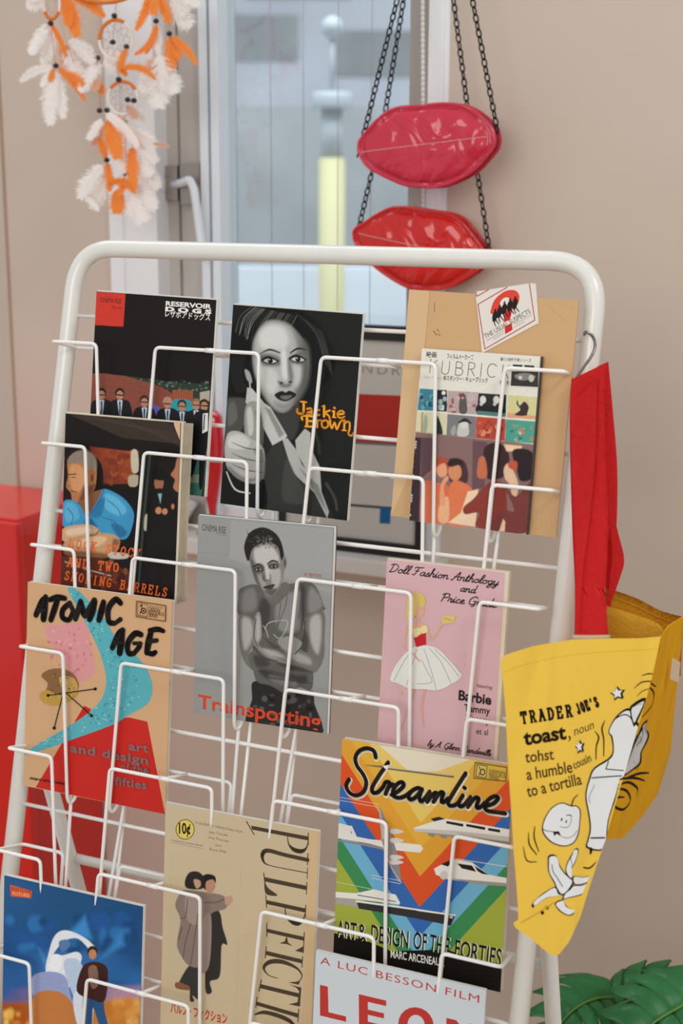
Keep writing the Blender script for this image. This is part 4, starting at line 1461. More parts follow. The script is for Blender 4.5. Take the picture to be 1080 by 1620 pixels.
# man with folded arms, soft tones
s.feather = 0.7
s.B('#2a2826', (500, 1000), (600, 1010), (720, 1060), (840, 1050), (850, 1120), (880, 1310), (480, 1260), (495, 1100))
random.seed(3)
s.feather = 1.2
blotch(34, 510, 1060, 830, 1250, ['#4c4945', '#191715', '#5b5854', '#3a3734'], 5, 20)
s.feather = 0.7
s.B('#62605c', (430, 470), (520, 445), (600, 500), (690, 450), (790, 430), (860, 450), (905, 560), (908, 590), (800, 640), (790, 760), (840, 900), (835, 1040), (760, 1030), (700, 1070), (600, 1020), (515, 985), (500, 800), (520, 660), (420, 620), (420, 520))
s.feather = 4.0
s.B('#8d8b87', (640, 540), (770, 480), (800, 560), (770, 700), (650, 700)); s.B('#43413e', (560, 520), (600, 560), (590, 680), (540, 720), (530, 600)); s.B('#7f7d79', (440, 500), (510, 470), (520, 580), (440, 600)); s.B('#8b8985', (830, 460), (890, 520), (890, 580), (820, 600)); s.B('#3f3d3a', (780, 470), (800, 480), (800, 640), (775, 700))
s.B('#3d3b38', (530, 920), (700, 960), (800, 960), (790, 1010), (600, 990)); s.B('#7c7a76', (600, 960), (740, 990), (730, 1030), (620, 1000))
s.feather = 0.7
for i in range(9):
    s.S('#3b3936', 4, (535 + i * 32, 935 + i * 8), (570 + i * 32, 965 + i * 5), (630 + i * 26, 985 + i * 3))
s.S('#c4c2bd', 4, (570, 700), (600, 660), (700, 655), (660, 750), (620, 730)); s.S('#c4c2bd', 4, (560, 680), (575, 700), (590, 745))
for q in (((640, 480), (660, 560), (640, 680)), ((700, 460), (690, 560), (640, 690)), ((780, 440), (775, 560), (760, 640))):
    s.S('#45433f', 4, *q)
# arms
s.feather = 0.8
s.B('#74716b', (425, 618), (500, 640), (520, 700), (520, 780), (480, 840), (500, 930), (450, 880), (425, 780)); s.B('#716e68', (800, 640), (906, 598), (910, 750), (905, 860), (862, 940), (800, 940), (770, 860), (790, 760))
s.feather = 3.5
s.B('#b0ada7', (440, 640), (490, 650), (500, 740), (460, 820), (440, 750)); s.B('#b3b0aa', (830, 640), (885, 620), (890, 740), (870, 840), (830, 760)); s.B('#4b4945', (790, 700), (820, 760), (800, 880), (775, 840))
s.feather = 0.8
s.B('#66635d', (480, 840), (560, 812), (640, 870), (560, 920), (500, 935)); s.B('#8f8c86', (518, 620), (545, 612), (552, 740), (535, 790), (600, 830), (720, 862), (700, 900), (590, 862), (520, 800), (503, 740)); s.B('#76736d', (600, 830), (720, 800), (862, 868), (850, 940), (700, 892)); s.B('#989590', (640, 770), (720, 738), (785, 785), (720, 835))
s.feather = 3.0
s.B('#b5b2ac', (525, 640), (540, 640), (542, 740), (520, 760)); s.B('#aeaba5', (560, 810), (640, 830), (680, 860), (600, 850)); s.B('#a5a29c', (740, 830), (820, 860), (830, 900), (730, 870)); s.B('#45433f', (505, 850), (560, 860), (600, 900), (530, 920)); s.B('#3f3d39', (640, 890), (760, 910), (840, 945), (720, 930))
s.feather = 0.6
for i in range(5):
    s.S('#45433f', 3, (560 + i * 10, 745 + i * 12), (610 + i * 14, 778 + i * 13), (650 + i * 12, 800 + i * 12))
s.S('#2f2d2a', 5, (505, 800), (560, 862), (640, 880)); s.S('#33312e', 5, (800, 650), (785, 780), (740, 840)); s.S('#33312e', 5, (520, 640), (508, 740), (530, 800))
# head
s.feather = 1.6
s.B('#6d6a65', (570, 490), (680, 430), (715, 470), (640, 560), (590, 540))
s.feather = 0.8
s.B('#84817b', (480, 230), (560, 190), (650, 220), (680, 300), (680, 390), (650, 470), (610, 517), (570, 500), (520, 420), (490, 340))
s.feather = 2.6
s.B('#c4c1bb', (515, 245), (600, 225), (648, 280), (650, 350), (610, 390), (560, 330), (520, 320)); s.B('#57544f', (488, 300), (512, 330), (535, 430), (570, 495), (520, 430)); s.B('#b3b0aa', (610, 370), (655, 350), (660, 430), (620, 470)); s.B('#a19e98', (535, 400), (560, 400), (580, 460), (560, 470)); s.B('#605d58', (575, 480), (640, 470), (610, 512))
s.feather = 1.4
s.B('#55524d', (505, 345), (560, 342), (562, 375), (512, 378)); s.B('#5d5a55', (590, 328), (648, 320), (650, 352), (598, 358)); s.B('#c9c6c0', (572, 340), (588, 340), (598, 405), (582, 415)); s.B('#64615c', (558, 380), (572, 400), (572, 425), (556, 410))
s.feather = 0.6
s.B('#24221f', (455, 225), (488, 150), (560, 120), (630, 150), (668, 210), (684, 300), (664, 300), (645, 230), (580, 205), (505, 240), (482, 310), (466, 295))
blotch(60, 520, 168, 615, 212, ['#6b6862', '#8d8a84', '#4c4a46', '#3a3835'], 2, 6)
blotch(50, 470, 140, 660, 240, ['#35332f', '#1a1816', '#45433f'], 2, 6)
s.E('#85827c', 685, 320, 13, 40); s.E('#55524d', 686, 322, 6, 24)
s.S('#211f1c', [6, 10, 5], (505, 345), (535, 331), (562, 344)); s.S('#211f1c', [5, 11, 7], (586, 328), (615, 311), (646, 316))
for ex, ey in ((535, 360), (622, 342)):
    s.B('#2f2d2a', (ex - 24, ey + 2), (ex - 2, ey - 10), (ex + 24, ey + 1), (ex, ey + 10)); s.E('#b5b2ac', ex - 10, ey + 1, 4, 4); s.E('#b5b2ac', ex + 11, ey, 4, 4)
s.S('#3f3d39', 4, (560, 412), (572, 425), (590, 418)); s.B('#45423d', (560, 462), (600, 447), (630, 445), (602, 475)); s.S('#24221f', 4, (565, 462), (600, 456), (628, 448))
s.soft_end()
s.T('Trainspotting', (185, 1150), (888, 1262), 76, '#d9482c', bold=0.02)
done(b)

# --- pink book
b = booklet('doll_book', 'pink book with black script lettering and a white full skirted dress', 'book', 2, (612, 885), (798, 907), (597, 1182), h=0.240, th=0.006, base='#d8b0b4', pages='paper', ext=0.006, back='paper')
s = b[1]
s.frame(560, 860, 0.2778)
s.P('#e3d6bd', (800, 1236), (850, 900), (870, 150), (870, 1250)); s.P('#d8b0b4', (740, 90), (862, 170), (838, 1235), (740, 1230))
s.G(['#b98a55', '#c79a5f', '#cfa7a4', '#cfa7a4'], (812, 1236), (826, 900), (838, 900), (836, 1238))
SC = '#2a1f22'
s.script('Doll Fashion Anthology', (196, 160), (818, 240), 48, 6.0, SC)
s.script('and', (600, 272), (690, 284), 44, 6.0, SC)
s.script('Price Guide', (490, 328), (808, 366), 48, 6.0, SC)
s.T('featuring:', (700, 818), (790, 832), 20, '#5a464a')
s.T('Barbie', (596, 890), (782, 920), 54, '#231c1e', bold=0.03)
s.T('Tammy', (628, 955), (776, 975), 40, '#231c1e', bold=0.015)
s.T('Tressy', (636, 1008), (776, 1030), 36, '#231c1e', bold=0.01)
s.T('et al', (698, 1085), (764, 1094), 34, '#2c2426')
s.script('by A. Glenn Mandeville', (420, 1150), (780, 1212), 34, 4.2, SC)
# a plain skirted dress on a stand
s.B('#e4e4dc', (340, 590), (410, 580), (480, 600), (540, 660), (600, 730), (612, 760), (560, 800), (480, 835), (400, 830), (320, 825), (250, 795), (208, 775), (235, 700), (280, 640))
for q in (((360, 600), (330, 700), (300, 810)), ((400, 600), (440, 720), (470, 830)), ((430, 595), (500, 680), (555, 800)), ((320, 620), (270, 700), (230, 780)), ((460, 600), (540, 680), (600, 760)), ((385, 660), (420, 730), (445, 790), (360, 800))):
    s.S('#8b8f8c', 3, *q)
s.P('#c4262c', (342, 535), (410, 505), (412, 575), (358, 590)); s.B('#e9dba0', (340, 490), (375, 480), (380, 510), (350, 530)); s.B('#e9dba0', (380, 480), (412, 465), (416, 500), (390, 512))
SKN = '#dcae90'
s.B(SKN, (320, 470), (350, 455), (395, 455), (420, 475), (410, 520), (345, 540))
s.S(SKN, 14, (372, 465), (368, 425), sm=False)
s.S(SKN, [16, 13, 11], (308, 470), (292, 530), (286, 590), ); s.S(SKN, [13, 11, 10], (286, 590), (330, 620), (375, 670))
s.S(SKN, [15, 12, 9], (415, 480), (445, 545), (505, 455))
s.B(SKN, (340, 370), (365, 345), (395, 360), (400, 395), (375, 425), (350, 410))
s.B('#d9c06a', (300, 380), (305, 310), (345, 280), (395, 290), (408, 330), (400, 362), (372, 350), (352, 372), (345, 420), (318, 440), (298, 430))
s.P('#c4262c', (342, 535), (410, 505), (412, 575), (358, 590)); s.B('#e9dba0', (340, 490), (375, 480), (380, 510), (350, 535)); s.B('#e9dba0', (380, 480), (412, 465), (418, 500), (390, 512))
s.S('#d8a888', [12, 9, 7], (345, 835), (310, 930), (270, 1060)); s.S('#d8a888', [14, 10, 7], (405, 835), (388, 930), (400, 1040))
s.P('#d9c47a', (498, 412), (578, 408), (572, 450), (505, 462)); s.S('#9a8a5a', 3, (510, 425), (560, 440), sm=False)
for q in ((270, 850), (630, 630), (625, 690), (210, 870)):
    s.E('#dfb98e', q[0], q[1], 8, 9)
done(b)

# --- tan book with brush lettering
b = booklet('design_book', 'tan paperback with black brush capitals, turquoise swoosh and red block', 'book', 3, (44, 920), (272, 951), (38, 1243), th=0.007, base='#d6ab80', pages='paper', edge='#d9b189')
s = b[1]
s.frame(0, 900, 0.2778)
s.P('#cc2a22', (205, 1245), (480, 780), (520, 800), (500, 870), (620, 850), (738, 848), (840, 872), (942, 1400), (930, 1398))
s.B('#de9a9a', (250, 335), (330, 318), (450, 305), (490, 310), (520, 440), (542, 590), (450, 645), (380, 560), (320, 470))
random.seed(4)
blotch(60, 275, 340, 520, 600, ['#d68888', '#e6abab', '#cf7c80', '#dd9a95'], 4, 11)
s.B('#5cb3bd', (385, 112), (440, 120), (510, 190), (600, 290), (660, 390), (790, 510), (850, 600), (868, 690), (840, 770), (740, 830), (640, 890), (420, 970), (280, 1020), (135, 1062), (135, 1050), (250, 980), (420, 880), (530, 800), (590, 720), (605, 620), (570, 480), (500, 330), (440, 220))
for _ in range(190):
    t_ = random.random()
    pth = [(430, 150), (520, 290), (600, 420), (680, 560), (720, 660), (680, 770), (540, 860), (380, 940), (240, 1010)]
    i_ = min(int(t_ * 8), 7); f_ = t_ * 8 - i_
    cx = pth[i_][0] + (pth[i_ + 1][0] - pth[i_][0]) * f_; cy = pth[i_][1] + (pth[i_ + 1][1] - pth[i_][1]) * f_
    sp = [28, 45, 55, 90, 105, 80, 55, 32, 18][i_]
    s.E(random.choice(['#7fc6cc', '#46a0ae', '#8ccdd0', '#4fa9b6']), cx + random.uniform(-sp, sp) * 0.9, cy + random.uniform(-sp, sp) * 0.55, random.uniform(4, 9), random.uniform(3, 7))
s.B('#8e6740', (238, 608), (280, 575), (350, 568), (420, 600), (450, 660), (430, 690), (340, 720), (270, 700), (275, 650))
s.B('#c49a45', (228, 720), (270, 690), (350, 720), (440, 680), (430, 730), (330, 775), (260, 765)); s.B('#caa05a', (340, 620), (420, 620), (445, 680), (380, 710))
blotch(40, 290, 590, 430, 740, ['#7a5634', '#a9834e', '#d3b06a'], 3, 7)
INK = '#1b1512'
for a_, b_ in (((278, 720), (545, 684)), ((372, 700), (524, 836)), ((360, 720), (312, 906))):
    s.S(INK, 6, a_, b_, sm=False)
for q in ((278, 720), (545, 684), (524, 836), (312, 906)):
    s.E(INK, q[0], q[1], 9, 9)
BR = [([34, 40, 34], [(207, 262), (240, 190), (262, 165)]), ([34, 44, 40], [(262, 160), (256, 230), (250, 285)]), ([20, 20], [(222, 240), (258, 236)]),
      ([30, 36, 30], [(285, 176), (330, 162), (372, 168)]), ([34, 40, 34], [(330, 175), (312, 230), (292, 290)]),
      ([30, 34, 34, 30, 30], [(400, 195), (362, 230), (358, 275), (395, 290), (420, 240)]), ([30, 30], [(420, 240), (398, 195)]),
      ([32, 40], [(432, 285), (462, 195)]), ([32, 40, 32], [(462, 185), (478, 250), (486, 268)]), ([32, 36], [(486, 268), (540, 180)]), ([34, 40, 34], [(542, 185), (530, 240), (512, 288)]),
      ([34, 42, 34], [(592, 190), (580, 240), (566, 292)]),
      ([34, 36, 36, 34, 30], [(688, 195), (660, 175), (620, 225), (622, 300), (655, 310)]), ([22, 28], [(655, 312), (688, 288)]),
      ([32, 40, 34], [(642, 450), (678, 375), (702, 350)]), ([34, 44, 38], [(700, 350), (692, 420), (684, 480)]), ([20, 20], [(655, 425), (692, 420)]),
      ([34, 36, 36, 34, 30], [(805, 375), (770, 370), (730, 425), (735, 480), (765, 482)]), ([26, 30, 26], [(765, 482), (795, 445), (800, 425)]), ([22, 22], [(765, 425), (805, 425)]),
      ([34, 42, 34], [(862, 360), (848, 420), (838, 478)]), ([28, 32, 26], [(855, 352), (900, 345), (932, 355)]), ([24, 26], [(850, 415), (895, 408)]), ([28, 32, 26], [(840, 478), (870, 485), (888, 475)])]
for wd, pts in BR:
    s.S(INK, wd, *pts)
s.P('#2a1d16', (778, 182), (948, 210), (946, 302), (776, 274)); s.P('#cf9f70', (782, 187), (944, 214), (942, 297), (780, 270))
s.P('#2a1d16', (786, 192), (844, 202), (842, 276), (784, 266)); s.P('#cf9f70', (789, 196), (841, 205), (839, 271), (787, 262))
s.S('#2a1d16', 6, (800, 215), (812, 205), (808, 235), (800, 255)); s.E('#2a1d16', 820, 240, 16, 18); s.E('#cf9f70', 820, 240, 10, 12); s.E('#2a1d16', 820, 240, 6, 7)
s.T('DESIGN', (850, 238), (914, 250), 20, '#2a1d16', bold=0.02); s.T('RESOURCE', (848, 256), (938, 270), 17, '#2a1d16', bold=0.02); s.T('SERIES', (848, 272), (900, 280), 17, '#2a1d16', bold=0.02)
s.T('Warehouse', (850, 215), (930, 228), 12, '#6b5036')
GR = '#8a6a66'
s.T('art', (738, 1030), (852, 1046), 44, GR, bold=0.03, space=1.1)
s.T('and design', (405, 1040), (850, 1116), 46, GR, bold=0.035, space=1.1)
s.T('of the', (690, 1148), (850, 1170), 44, GR, bold=0.03, space=1.1)
s.T('fifties', (660, 1230), (840, 1256), 46, GR, bold=0.03, space=1.1)
s.T('marc arceneaux', (175, 1196), (388, 1232), 15, '#2a1d16', bold=0.03)
done(b)

# --- blue booklet, bottom left
b = booklet('film_booklet', 'blue night booklet with an orange glow, pale car and a standing figure', 'booklet', 6, (7, 1385), (226, 1435), (4, 1640), h=0.30, base='#1d4f86', edge='#5d7386', ext=0.002)
s = b[1]
s.frame(0, 1340, 0.2593)
s.soft('#1d4f86', (0, 150, 900, 1250), 1.1, 5.0, 0.05)
s.G(['#2b5f92', '#215583', '#1c507e', '#1c4f83', '#1d5590'], (25, 180), (440, 260), (870, 370), (866, 700), (20, 620))
s.G(['#1d5590', '#1c4f83', '#2f6fb0', '#3f7fc0', '#2c62a4'], (20, 600), (866, 660), (866, 880), (440, 900), (15, 880))
s.G(['#2c62a4', '#3f7fc0', '#b58fc0', '#d79a52', '#c05a20'], (15, 860), (440, 860), (868, 850), (868, 1100), (10, 1100))
s.G(['#a8501e', '#c8742c', '#e3a23c', '#d98424'], (10, 950), (866, 930), (866, 1500), (0, 1500))
random.seed(9)
blotch(26, 60, 420, 830, 640, ['#22599a', '#1a4778', '#2f74b4', '#1b4a80'], 20, 60)
blotch(30, 30, 1000, 460, 1090, ['#e08a30', '#f0b84a', '#b4521c', '#f6d27c'], 8, 26)
blotch(12, 640, 950, 860, 1080, ['#e0a050', '#d68a3c', '#e8ba70'], 20, 40)
s.feather = 6
s.P('#3f8fd0', (390, 560), (520, 420), (560, 560)); s.P('#3a86c6', (620, 680), (740, 520), (760, 600)); s.P('#4a94d0', (240, 620), (300, 720), (280, 740))
s.feather = 1.0
s.B('#e9edf2', (280, 760), (300, 640), (330, 550), (380, 510), (450, 520), (540, 570), (590, 630), (560, 640), (480, 560), (400, 570), (350, 620), (330, 660), (390, 660), (470, 640), (500, 680), (460, 780), (420, 860), (330, 860))
s.B('#bcd0e6', (390, 700), (480, 690), (520, 800), (470, 920), (430, 860)); s.B('#f6f8fb', (320, 660), (380, 670), (360, 760), (300, 750)); s.B('#5b7fae', (360, 580), (410, 565), (430, 600), (380, 640))
s.B('#9aa6d0', (200, 790), (300, 760), (400, 790), (430, 900), (470, 1090), (200, 900)); s.B('#c98044', (215, 900), (350, 880), (440, 950), (470, 1090), (210, 1080))
s.B('#dfe6f0', (450, 900), (560, 880), (560, 1100), (480, 1100))
s.feather = 0.7
# plain standing figure
s.B('#2c5a88', (520, 850), (620, 860), (640, 1000), (660, 1090), (610, 1090), (570, 980), (560, 1090), (510, 1090)); s.B('#43231f', (500, 740), (560, 700), (640, 720), (660, 780), (640, 940), (560, 930), (470, 880)); s.B('#8a6a5c', (540, 740), (590, 730), (600, 840), (560, 860))
s.E('#3a2418', 565, 640, 32, 36); s.E('#c48a64', 566, 655, 24, 30)
s.feather = 0.4
s.P('#e0623a', (62, 230), (195, 268), (190, 312), (68, 300))
s.T('BACK TO THE', (70, 262), (188, 286), 20, '#8f2a24', shear=0.15); s.T('FUTURE', (76, 292), (182, 306), 20, '#f0b070', shear=0.15, bold=0.02)
done(b)

# --- tan booklet with tall vertical capitals
b = booklet('film_booklet', 'tall tan booklet with sideways brown capitals and an embracing couple in coats', 'booklet', 5, (262, 1270), (504, 1316), (254, 1610), h=0.315, base='#cdbb99', finish='matte', ext=0.001)
s = b[1]
s.frame(230, 1250, 0.2778)
s.G(['#cdbb9b', '#cab896', '#ccb995', '#d0ba96'], (110, 70), (990, 240), (940, 1500), (85, 1450))
s.P('#d2b58a', (930, 225), (990, 240), (945, 1500), (885, 1500))
s.E('#2a2a1c', 226, 224, 54, 58); s.E('#e2cc62', 226, 224, 50, 54)
s.T('10¢', (190, 246), (262, 250), 58, '#221d14', shear=0.15, bold=0.03)
BK = '#5b4c38'
s.T('A QUENTIN TARANTINO FILM', (283, 190), (550, 246), 13, BK)
s.T('John Travolta', (362, 244), (468, 264), 13, BK); s.T('Uma Thurman', (356, 274), (474, 298), 13, BK); s.T('and', (398, 318), (430, 324), 12, BK); s.T('Bruce Willis', (366, 342), (462, 360), 13, BK)
s.T('Produced by Lawrence Bender', (150, 290), (328, 322), 11, BK); s.S(BK, 1.5, (150, 298), (328, 334), sm=False)
# couple in coats
s.soft('#cbb997', (140, 440, 520, 1230), 1.25, 0.6, 0.03)
s.B('#3a3733', (190, 1100), (250, 1000), (310, 1000), (315, 1190), (270, 1170), (280, 1200), (255, 1200), (250, 1120), (200, 1110)); s.B('#33302d', (330, 620), (420, 690), (440, 780), (468, 880), (435, 885), (425, 1060), (370, 1090), (380, 1150), (345, 1150), (340, 1000))
s.B('#8d7a70', (215, 570), (330, 580), (440, 600), (470, 640), (450, 680), (370, 710), (330, 860), (310, 1000), (250, 1000), (215, 960), (180, 880), (200, 740), (170, 660), (190, 600))
s.B('#9c897e', (330, 740), (375, 720), (370, 960), (340, 1040), (300, 1010)); s.B('#a39085', (230, 600), (320, 610), (300, 760), (240, 740))
for q in (((240, 620), (230, 720), (200, 730)), ((260, 760), (230, 860), (215, 960)), ((300, 700), (280, 850), (260, 990)), ((330, 640), (400, 640), (450, 620)), ((210, 780), (190, 850))):
    s.S('#5e5048', 5, *q)
s.P('#c19a80', (450, 610), (490, 600), (500, 630), (480, 660), (455, 650)); s.B('#2d2825', (225, 520), (250, 470), (300, 465), (335, 500), (330, 560), (240, 560)); s.B('#c39a82', (275, 510), (310, 515), (315, 545), (290, 560))
s.B('#231f1c', (325, 500), (350, 478), (395, 490), (400, 530), (370, 520), (340, 570)); s.B('#b98e72', (345, 525), (385, 510), (400, 545), (380, 585), (350, 580))
s.B('#8a5a40', (170, 1100), (200, 1095), (250, 1120), (250, 1140), (180, 1130))
s.soft_end()
s.T('パルプ・フィクション', (145, 1262), (468, 1330), 46, '#c03a28', bold=0.03)
# sideways title
s.frame(380, 1300, 0.1975)
TB = '#4c3f30'
s.S(TB, 9, (50, 0), (110, 102), sm=False)
s.P(TB, (85, 32), (545, 120), (545, 152), (95, 64)); s.P(TB, (541, 90), (548, 90), (548, 190), (541, 190)); s.S(TB, [6, 12, 34, 34, 12, 6], (378, 118), (388, 180), (430, 225), (490, 238), (530, 210), (545, 150))
s.S(TB, [32, 32, 34, 34, 20, 8, 6], (540, 308), (360, 268), (220, 232), (178, 262), (186, 318), (225, 348), (330, 372)); s.S(TB, 7, (330, 372), (538, 412), sm=False); s.P(TB, (538, 255), (546, 255), (541, 350), (534, 350)); s.P(TB, (536, 368), (542, 368), (539, 460), (533, 460))
s.P(TB, (195, 445), (535, 516), (534, 550), (200, 480)); s.P(TB, (530, 484), (537, 484), (533, 585), (527, 585)); s.P(TB, (184, 408), (191, 408), (214, 575), (300, 592), (204, 580)); s.B(TB, (196, 480), (222, 530), (300, 592), (206, 578))
s.P(TB, (208, 628), (528, 698), (526, 730), (212, 660)); s.P(TB, (202, 590), (209, 590), (215, 690), (208, 690)); s.P(TB, (522, 668), (529, 668), (525, 770), (519, 770)); s.S(TB, [6, 12, 32, 34, 12, 6], (360, 670), (366, 750), (410, 800), (460, 818), (500, 795), (520, 735))
s.P(TB, (215, 858), (515, 925), (514, 956), (218, 888)); s.P(TB, (210, 812), (217, 812), (217, 922), (210, 922)); s.P(TB, (510, 888), (518, 888), (508, 1058), (500, 1050), (440, 1035), (505, 1000)); s.P(TB, (368, 925), (376, 928), (384, 970), (420, 998), (375, 982), (315, 975), (358, 960))
s.P(TB, (210, 1036), (502, 1106), (500, 1138), (206, 1068)); s.P(TB, (206, 1000), (213, 1000), (205, 1095), (198, 1095)); s.P(TB, (497, 1078), (504, 1078), (498, 1172), (492, 1172))
s.S(TB, [6, 8, 22, 34, 34, 20, 10, 6], (300, 1256), (225, 1228), (190, 1170), (240, 1124), (340, 1124), (450, 1172), (495, 1230), (480, 1275)); s.P(TB, (482, 1270), (470, 1308), (385, 1288), (450, 1284))
s.P(TB, (165, 1302), (485, 1380), (482, 1412), (160, 1334)); s.P(TB, (168, 1266), (175, 1268), (155, 1362), (147, 1360)); s.P(TB, (478, 1330), (490, 1330), (480, 1482), (390, 1464), (460, 1448)); s.P(TB, (488, 1330), (395, 1306), (450, 1330), (484, 1370))
s.P(TB, (132, 1442), (468, 1540), (465, 1572), (128, 1470)); s.P(TB, (134, 1402), (140, 1404), (130, 1490), (123, 1488)); s.P(TB, (466, 1502), (474, 1502), (468, 1605), (461, 1605))
s.S(TB, [10, 28, 34, 34, 20], (120, 1545), (190, 1528), (290, 1550), (390, 1592), (440, 1640))
done(b)

# --- rainbow chevron book
b = booklet('design_book', 'thick colourful paperback with rainbow chevrons, silver train, car and ship', 'book', 4, (541, 1169), (811, 1216), (531, 1505), h=0.283, th=0.011, n0=0.0155, base='#e2a52f', pages='paper', edge='#d8b377')
s = b[1]
s.frame(490, 1140, 0.3148)
# chevron bands, apex down
def chev(c, lx, ly0, ly1, ax, ay0, ay1, rx, ry0, ry1):
    s.P(c, (lx, ly0), (ax, ay0), (rx, ry0), (rx, ry1), (ax, ay1), (lx, ly1))


LE, RE, AX = 60, 1080, 560
slopes = [('#e9d9a8', -700, 265), ('#e7c768', 265, 520), ('#e2ae3e', 520, 650), ('#df9f33', 650, 790), ('#da5224', 790, 945), ('#3567ad', 945, 1095), ('#6fb0cf', 1095, 1215), ('#3c8a52', 1215, 1335), ('#a3ad3f', 1335, 1900), ('#8a9c3a', 1900, 2200)]
for c, y0, y1 in slopes:
    k1 = 1.55; k2 = 1.1
    s.P(c, (LE, y0 - k1 * (AX - LE)), (AX, y0), (RE, y0 - k2 * (RE - AX)), (RE, y1 - k2 * (RE - AX)), (AX, y1), (LE, y1 - k1 * (AX - LE)))
s.P('#e6dcc4', (330, 110), (860, 185), (640, 262), (500, 262))
s.P('#15110f', (100, 1062), (300, 1112), (420, 1165), (700, 1160), (1000, 1272), (990, 1460), (100, 1300))
WH, DK = '#e6e2d8', '#8f8a84'
# plane
s.P('#e8e4da', (148, 515), (205, 530), (240, 585), (300, 598), (560, 630), (575, 650), (560, 670), (420, 655), (300, 620), (146, 592)); s.P(DK, (148, 600), (300, 622), (420, 655), (410, 662), (280, 632), (148, 608))
s.P('#8d8b89', (348, 425), (372, 470), (410, 560), (450, 690), (468, 820), (448, 812), (400, 720), (365, 600)); s.P('#b9b6b0', (348, 425), (360, 470), (390, 600), (366, 600)); s.S('#e6c7b8', 3, (360, 600), (420, 750), (468, 822), sm=False)
for yy in (560, 605, 690, 715):
    s.B('#d6d2ca', (410, yy - 8), (445, yy - 10), (478, yy + 4), (440, yy + 14), (412, yy + 10))
s.P('#3f3d3b', (208, 540), (232, 560), (236, 578), (212, 568)); s.P(WH, (200, 530), (216, 530), (240, 582), (222, 580))
for y_ in (385, 400):
    s.S('#efd9c4', 2, (150, y_), (348, y_ + 38), sm=False)
for y_ in (780, 795):
    s.S('#dfe4e8', 2.5, (320, y_), (460, y_ + 30), sm=False)
s.S('#c9dac8', 2.5, (140, 812), (360, 860), sm=False)
# train
s.P('#2c2825', (610, 500), (650, 490), (680, 500), (676, 520), (630, 515)); s.P('#e9e5db', (525, 545), (610, 518), (690, 500), (1012, 560), (1010, 622), (860, 606), (720, 580), (530, 562)); s.P('#c9c4ba', (525, 548), (720, 560), (1010, 596), (1010, 622), (860, 608), (530, 562)); s.P('#948f87', (560, 565), (800, 592), (1010, 622), (1010, 636), (800, 608), (640, 580))
for q in ((690, 512, 775, 528), (790, 528, 885, 546), (900, 550, 960, 560)):
    s.P('#211d1b', (q[0], q[1]), (q[2], q[3]), (q[2] - 2, q[3] + 14), (q[0] - 2, q[1] + 12))
for i in range(6):
    s.B('#8d8780', (600 + i * 60, 574 + i * 8), (630 + i * 60, 578 + i * 8), (628 + i * 60, 592 + i * 8), (604 + i * 60, 586 + i * 8))
# car
s.P('#e9e5db', (630, 752), (660, 735), (735, 705), (820, 722), (905, 785), (1005, 805), (1005, 840), (860, 826), (700, 806), (640, 782)); s.P('#1f1b1a', (665, 730), (705, 712), (720, 718), (700, 742)); s.P('#1f1b1a', (745, 726), (820, 738), (842, 770), (770, 752)); s.P('#1f1b1a', (832, 738), (905, 786), (870, 780), (848, 766))
s.P('#9c978f', (700, 800), (1005, 830), (1005, 846), (860, 834)); s.E('#cfcabf', 680, 785, 20, 22); s.S('#e6e2d8', 3, (735, 702), (1008, 748), sm=False)
# ship
s.P('#e9e5db', (138, 862), (240, 870), (330, 852), (440, 880), (462, 920), (460, 930), (240, 900), (138, 890)); s.P('#a9a49b', (138, 890), (240, 902), (250, 945), (138, 920)); s.P('#e9e5db', (240, 905), (480, 942), (745, 985), (735, 996), (240, 916)); s.P('#33312f', (246, 916), (540, 960), (560, 965), (738, 992), (718, 1040), (540, 1000), (256, 948)); s.S('#24211f', 4, (250, 880), (440, 915), sm=False)
for q in ((690, 985), (712, 990)):
    s.P('#cfcabf', (q[0], q[1]), (q[0] + 16, q[1] + 3), (q[0] + 14, q[1] + 14), (q[0] - 2, q[1] + 11))
# lower title
TX = [('ART', 148, 1088, 250, 1106), ('&', 256, 1106, 296, 1112), ('DESIGN', 318, 1112, 508, 1150), ('OF', 532, 1150, 600, 1164), ('THE', 614, 1164, 712, 1186), ('FORTIES', 738, 1192, 972, 1246)]
for dx, cc, bo in ((5, '#e9e5cf', 0.012), (0, '#17130f', 0.012)):
    for tx, x0_, y0_, x1_, y1_ in TX:
        s.T(tx, (x0_ + dx, y0_ + 2), (x1_ + dx, y1_ + 2), 84, cc, shear=0.08, bold=bo)
s.T('MARC ARCENEAUX', (418, 1196), (690, 1246), 38, '#ece7dc', bold=0.015)
s.P('#5a4a26', (828, 216), (990, 244), (986, 318), (822, 300)); s.P('#d9b74a', (832, 222), (986, 248), (982, 312), (826, 295)); s.P('#5a4a26', (838, 226), (892, 236), (888, 300), (832, 292)); s.P('#dcc06a', (842, 231), (888, 240), (884, 295), (836, 287)); s.E('#5a4a26', 868, 268, 14, 18); s.E('#dcc06a', 868, 268, 8, 11); s.S('#5a4a26', 5, (850, 240), (858, 262), (848, 284))
s.T('DESIGN', (902, 268), (980, 282), 14, '#5a4a26', bold=0.02); s.T('RESOURCE', (900, 284), (982, 300), 14, '#5a4a26', bold=0.02); s.T('SERIES', (900, 300), (950, 308), 14, '#5a4a26', bold=0.02)
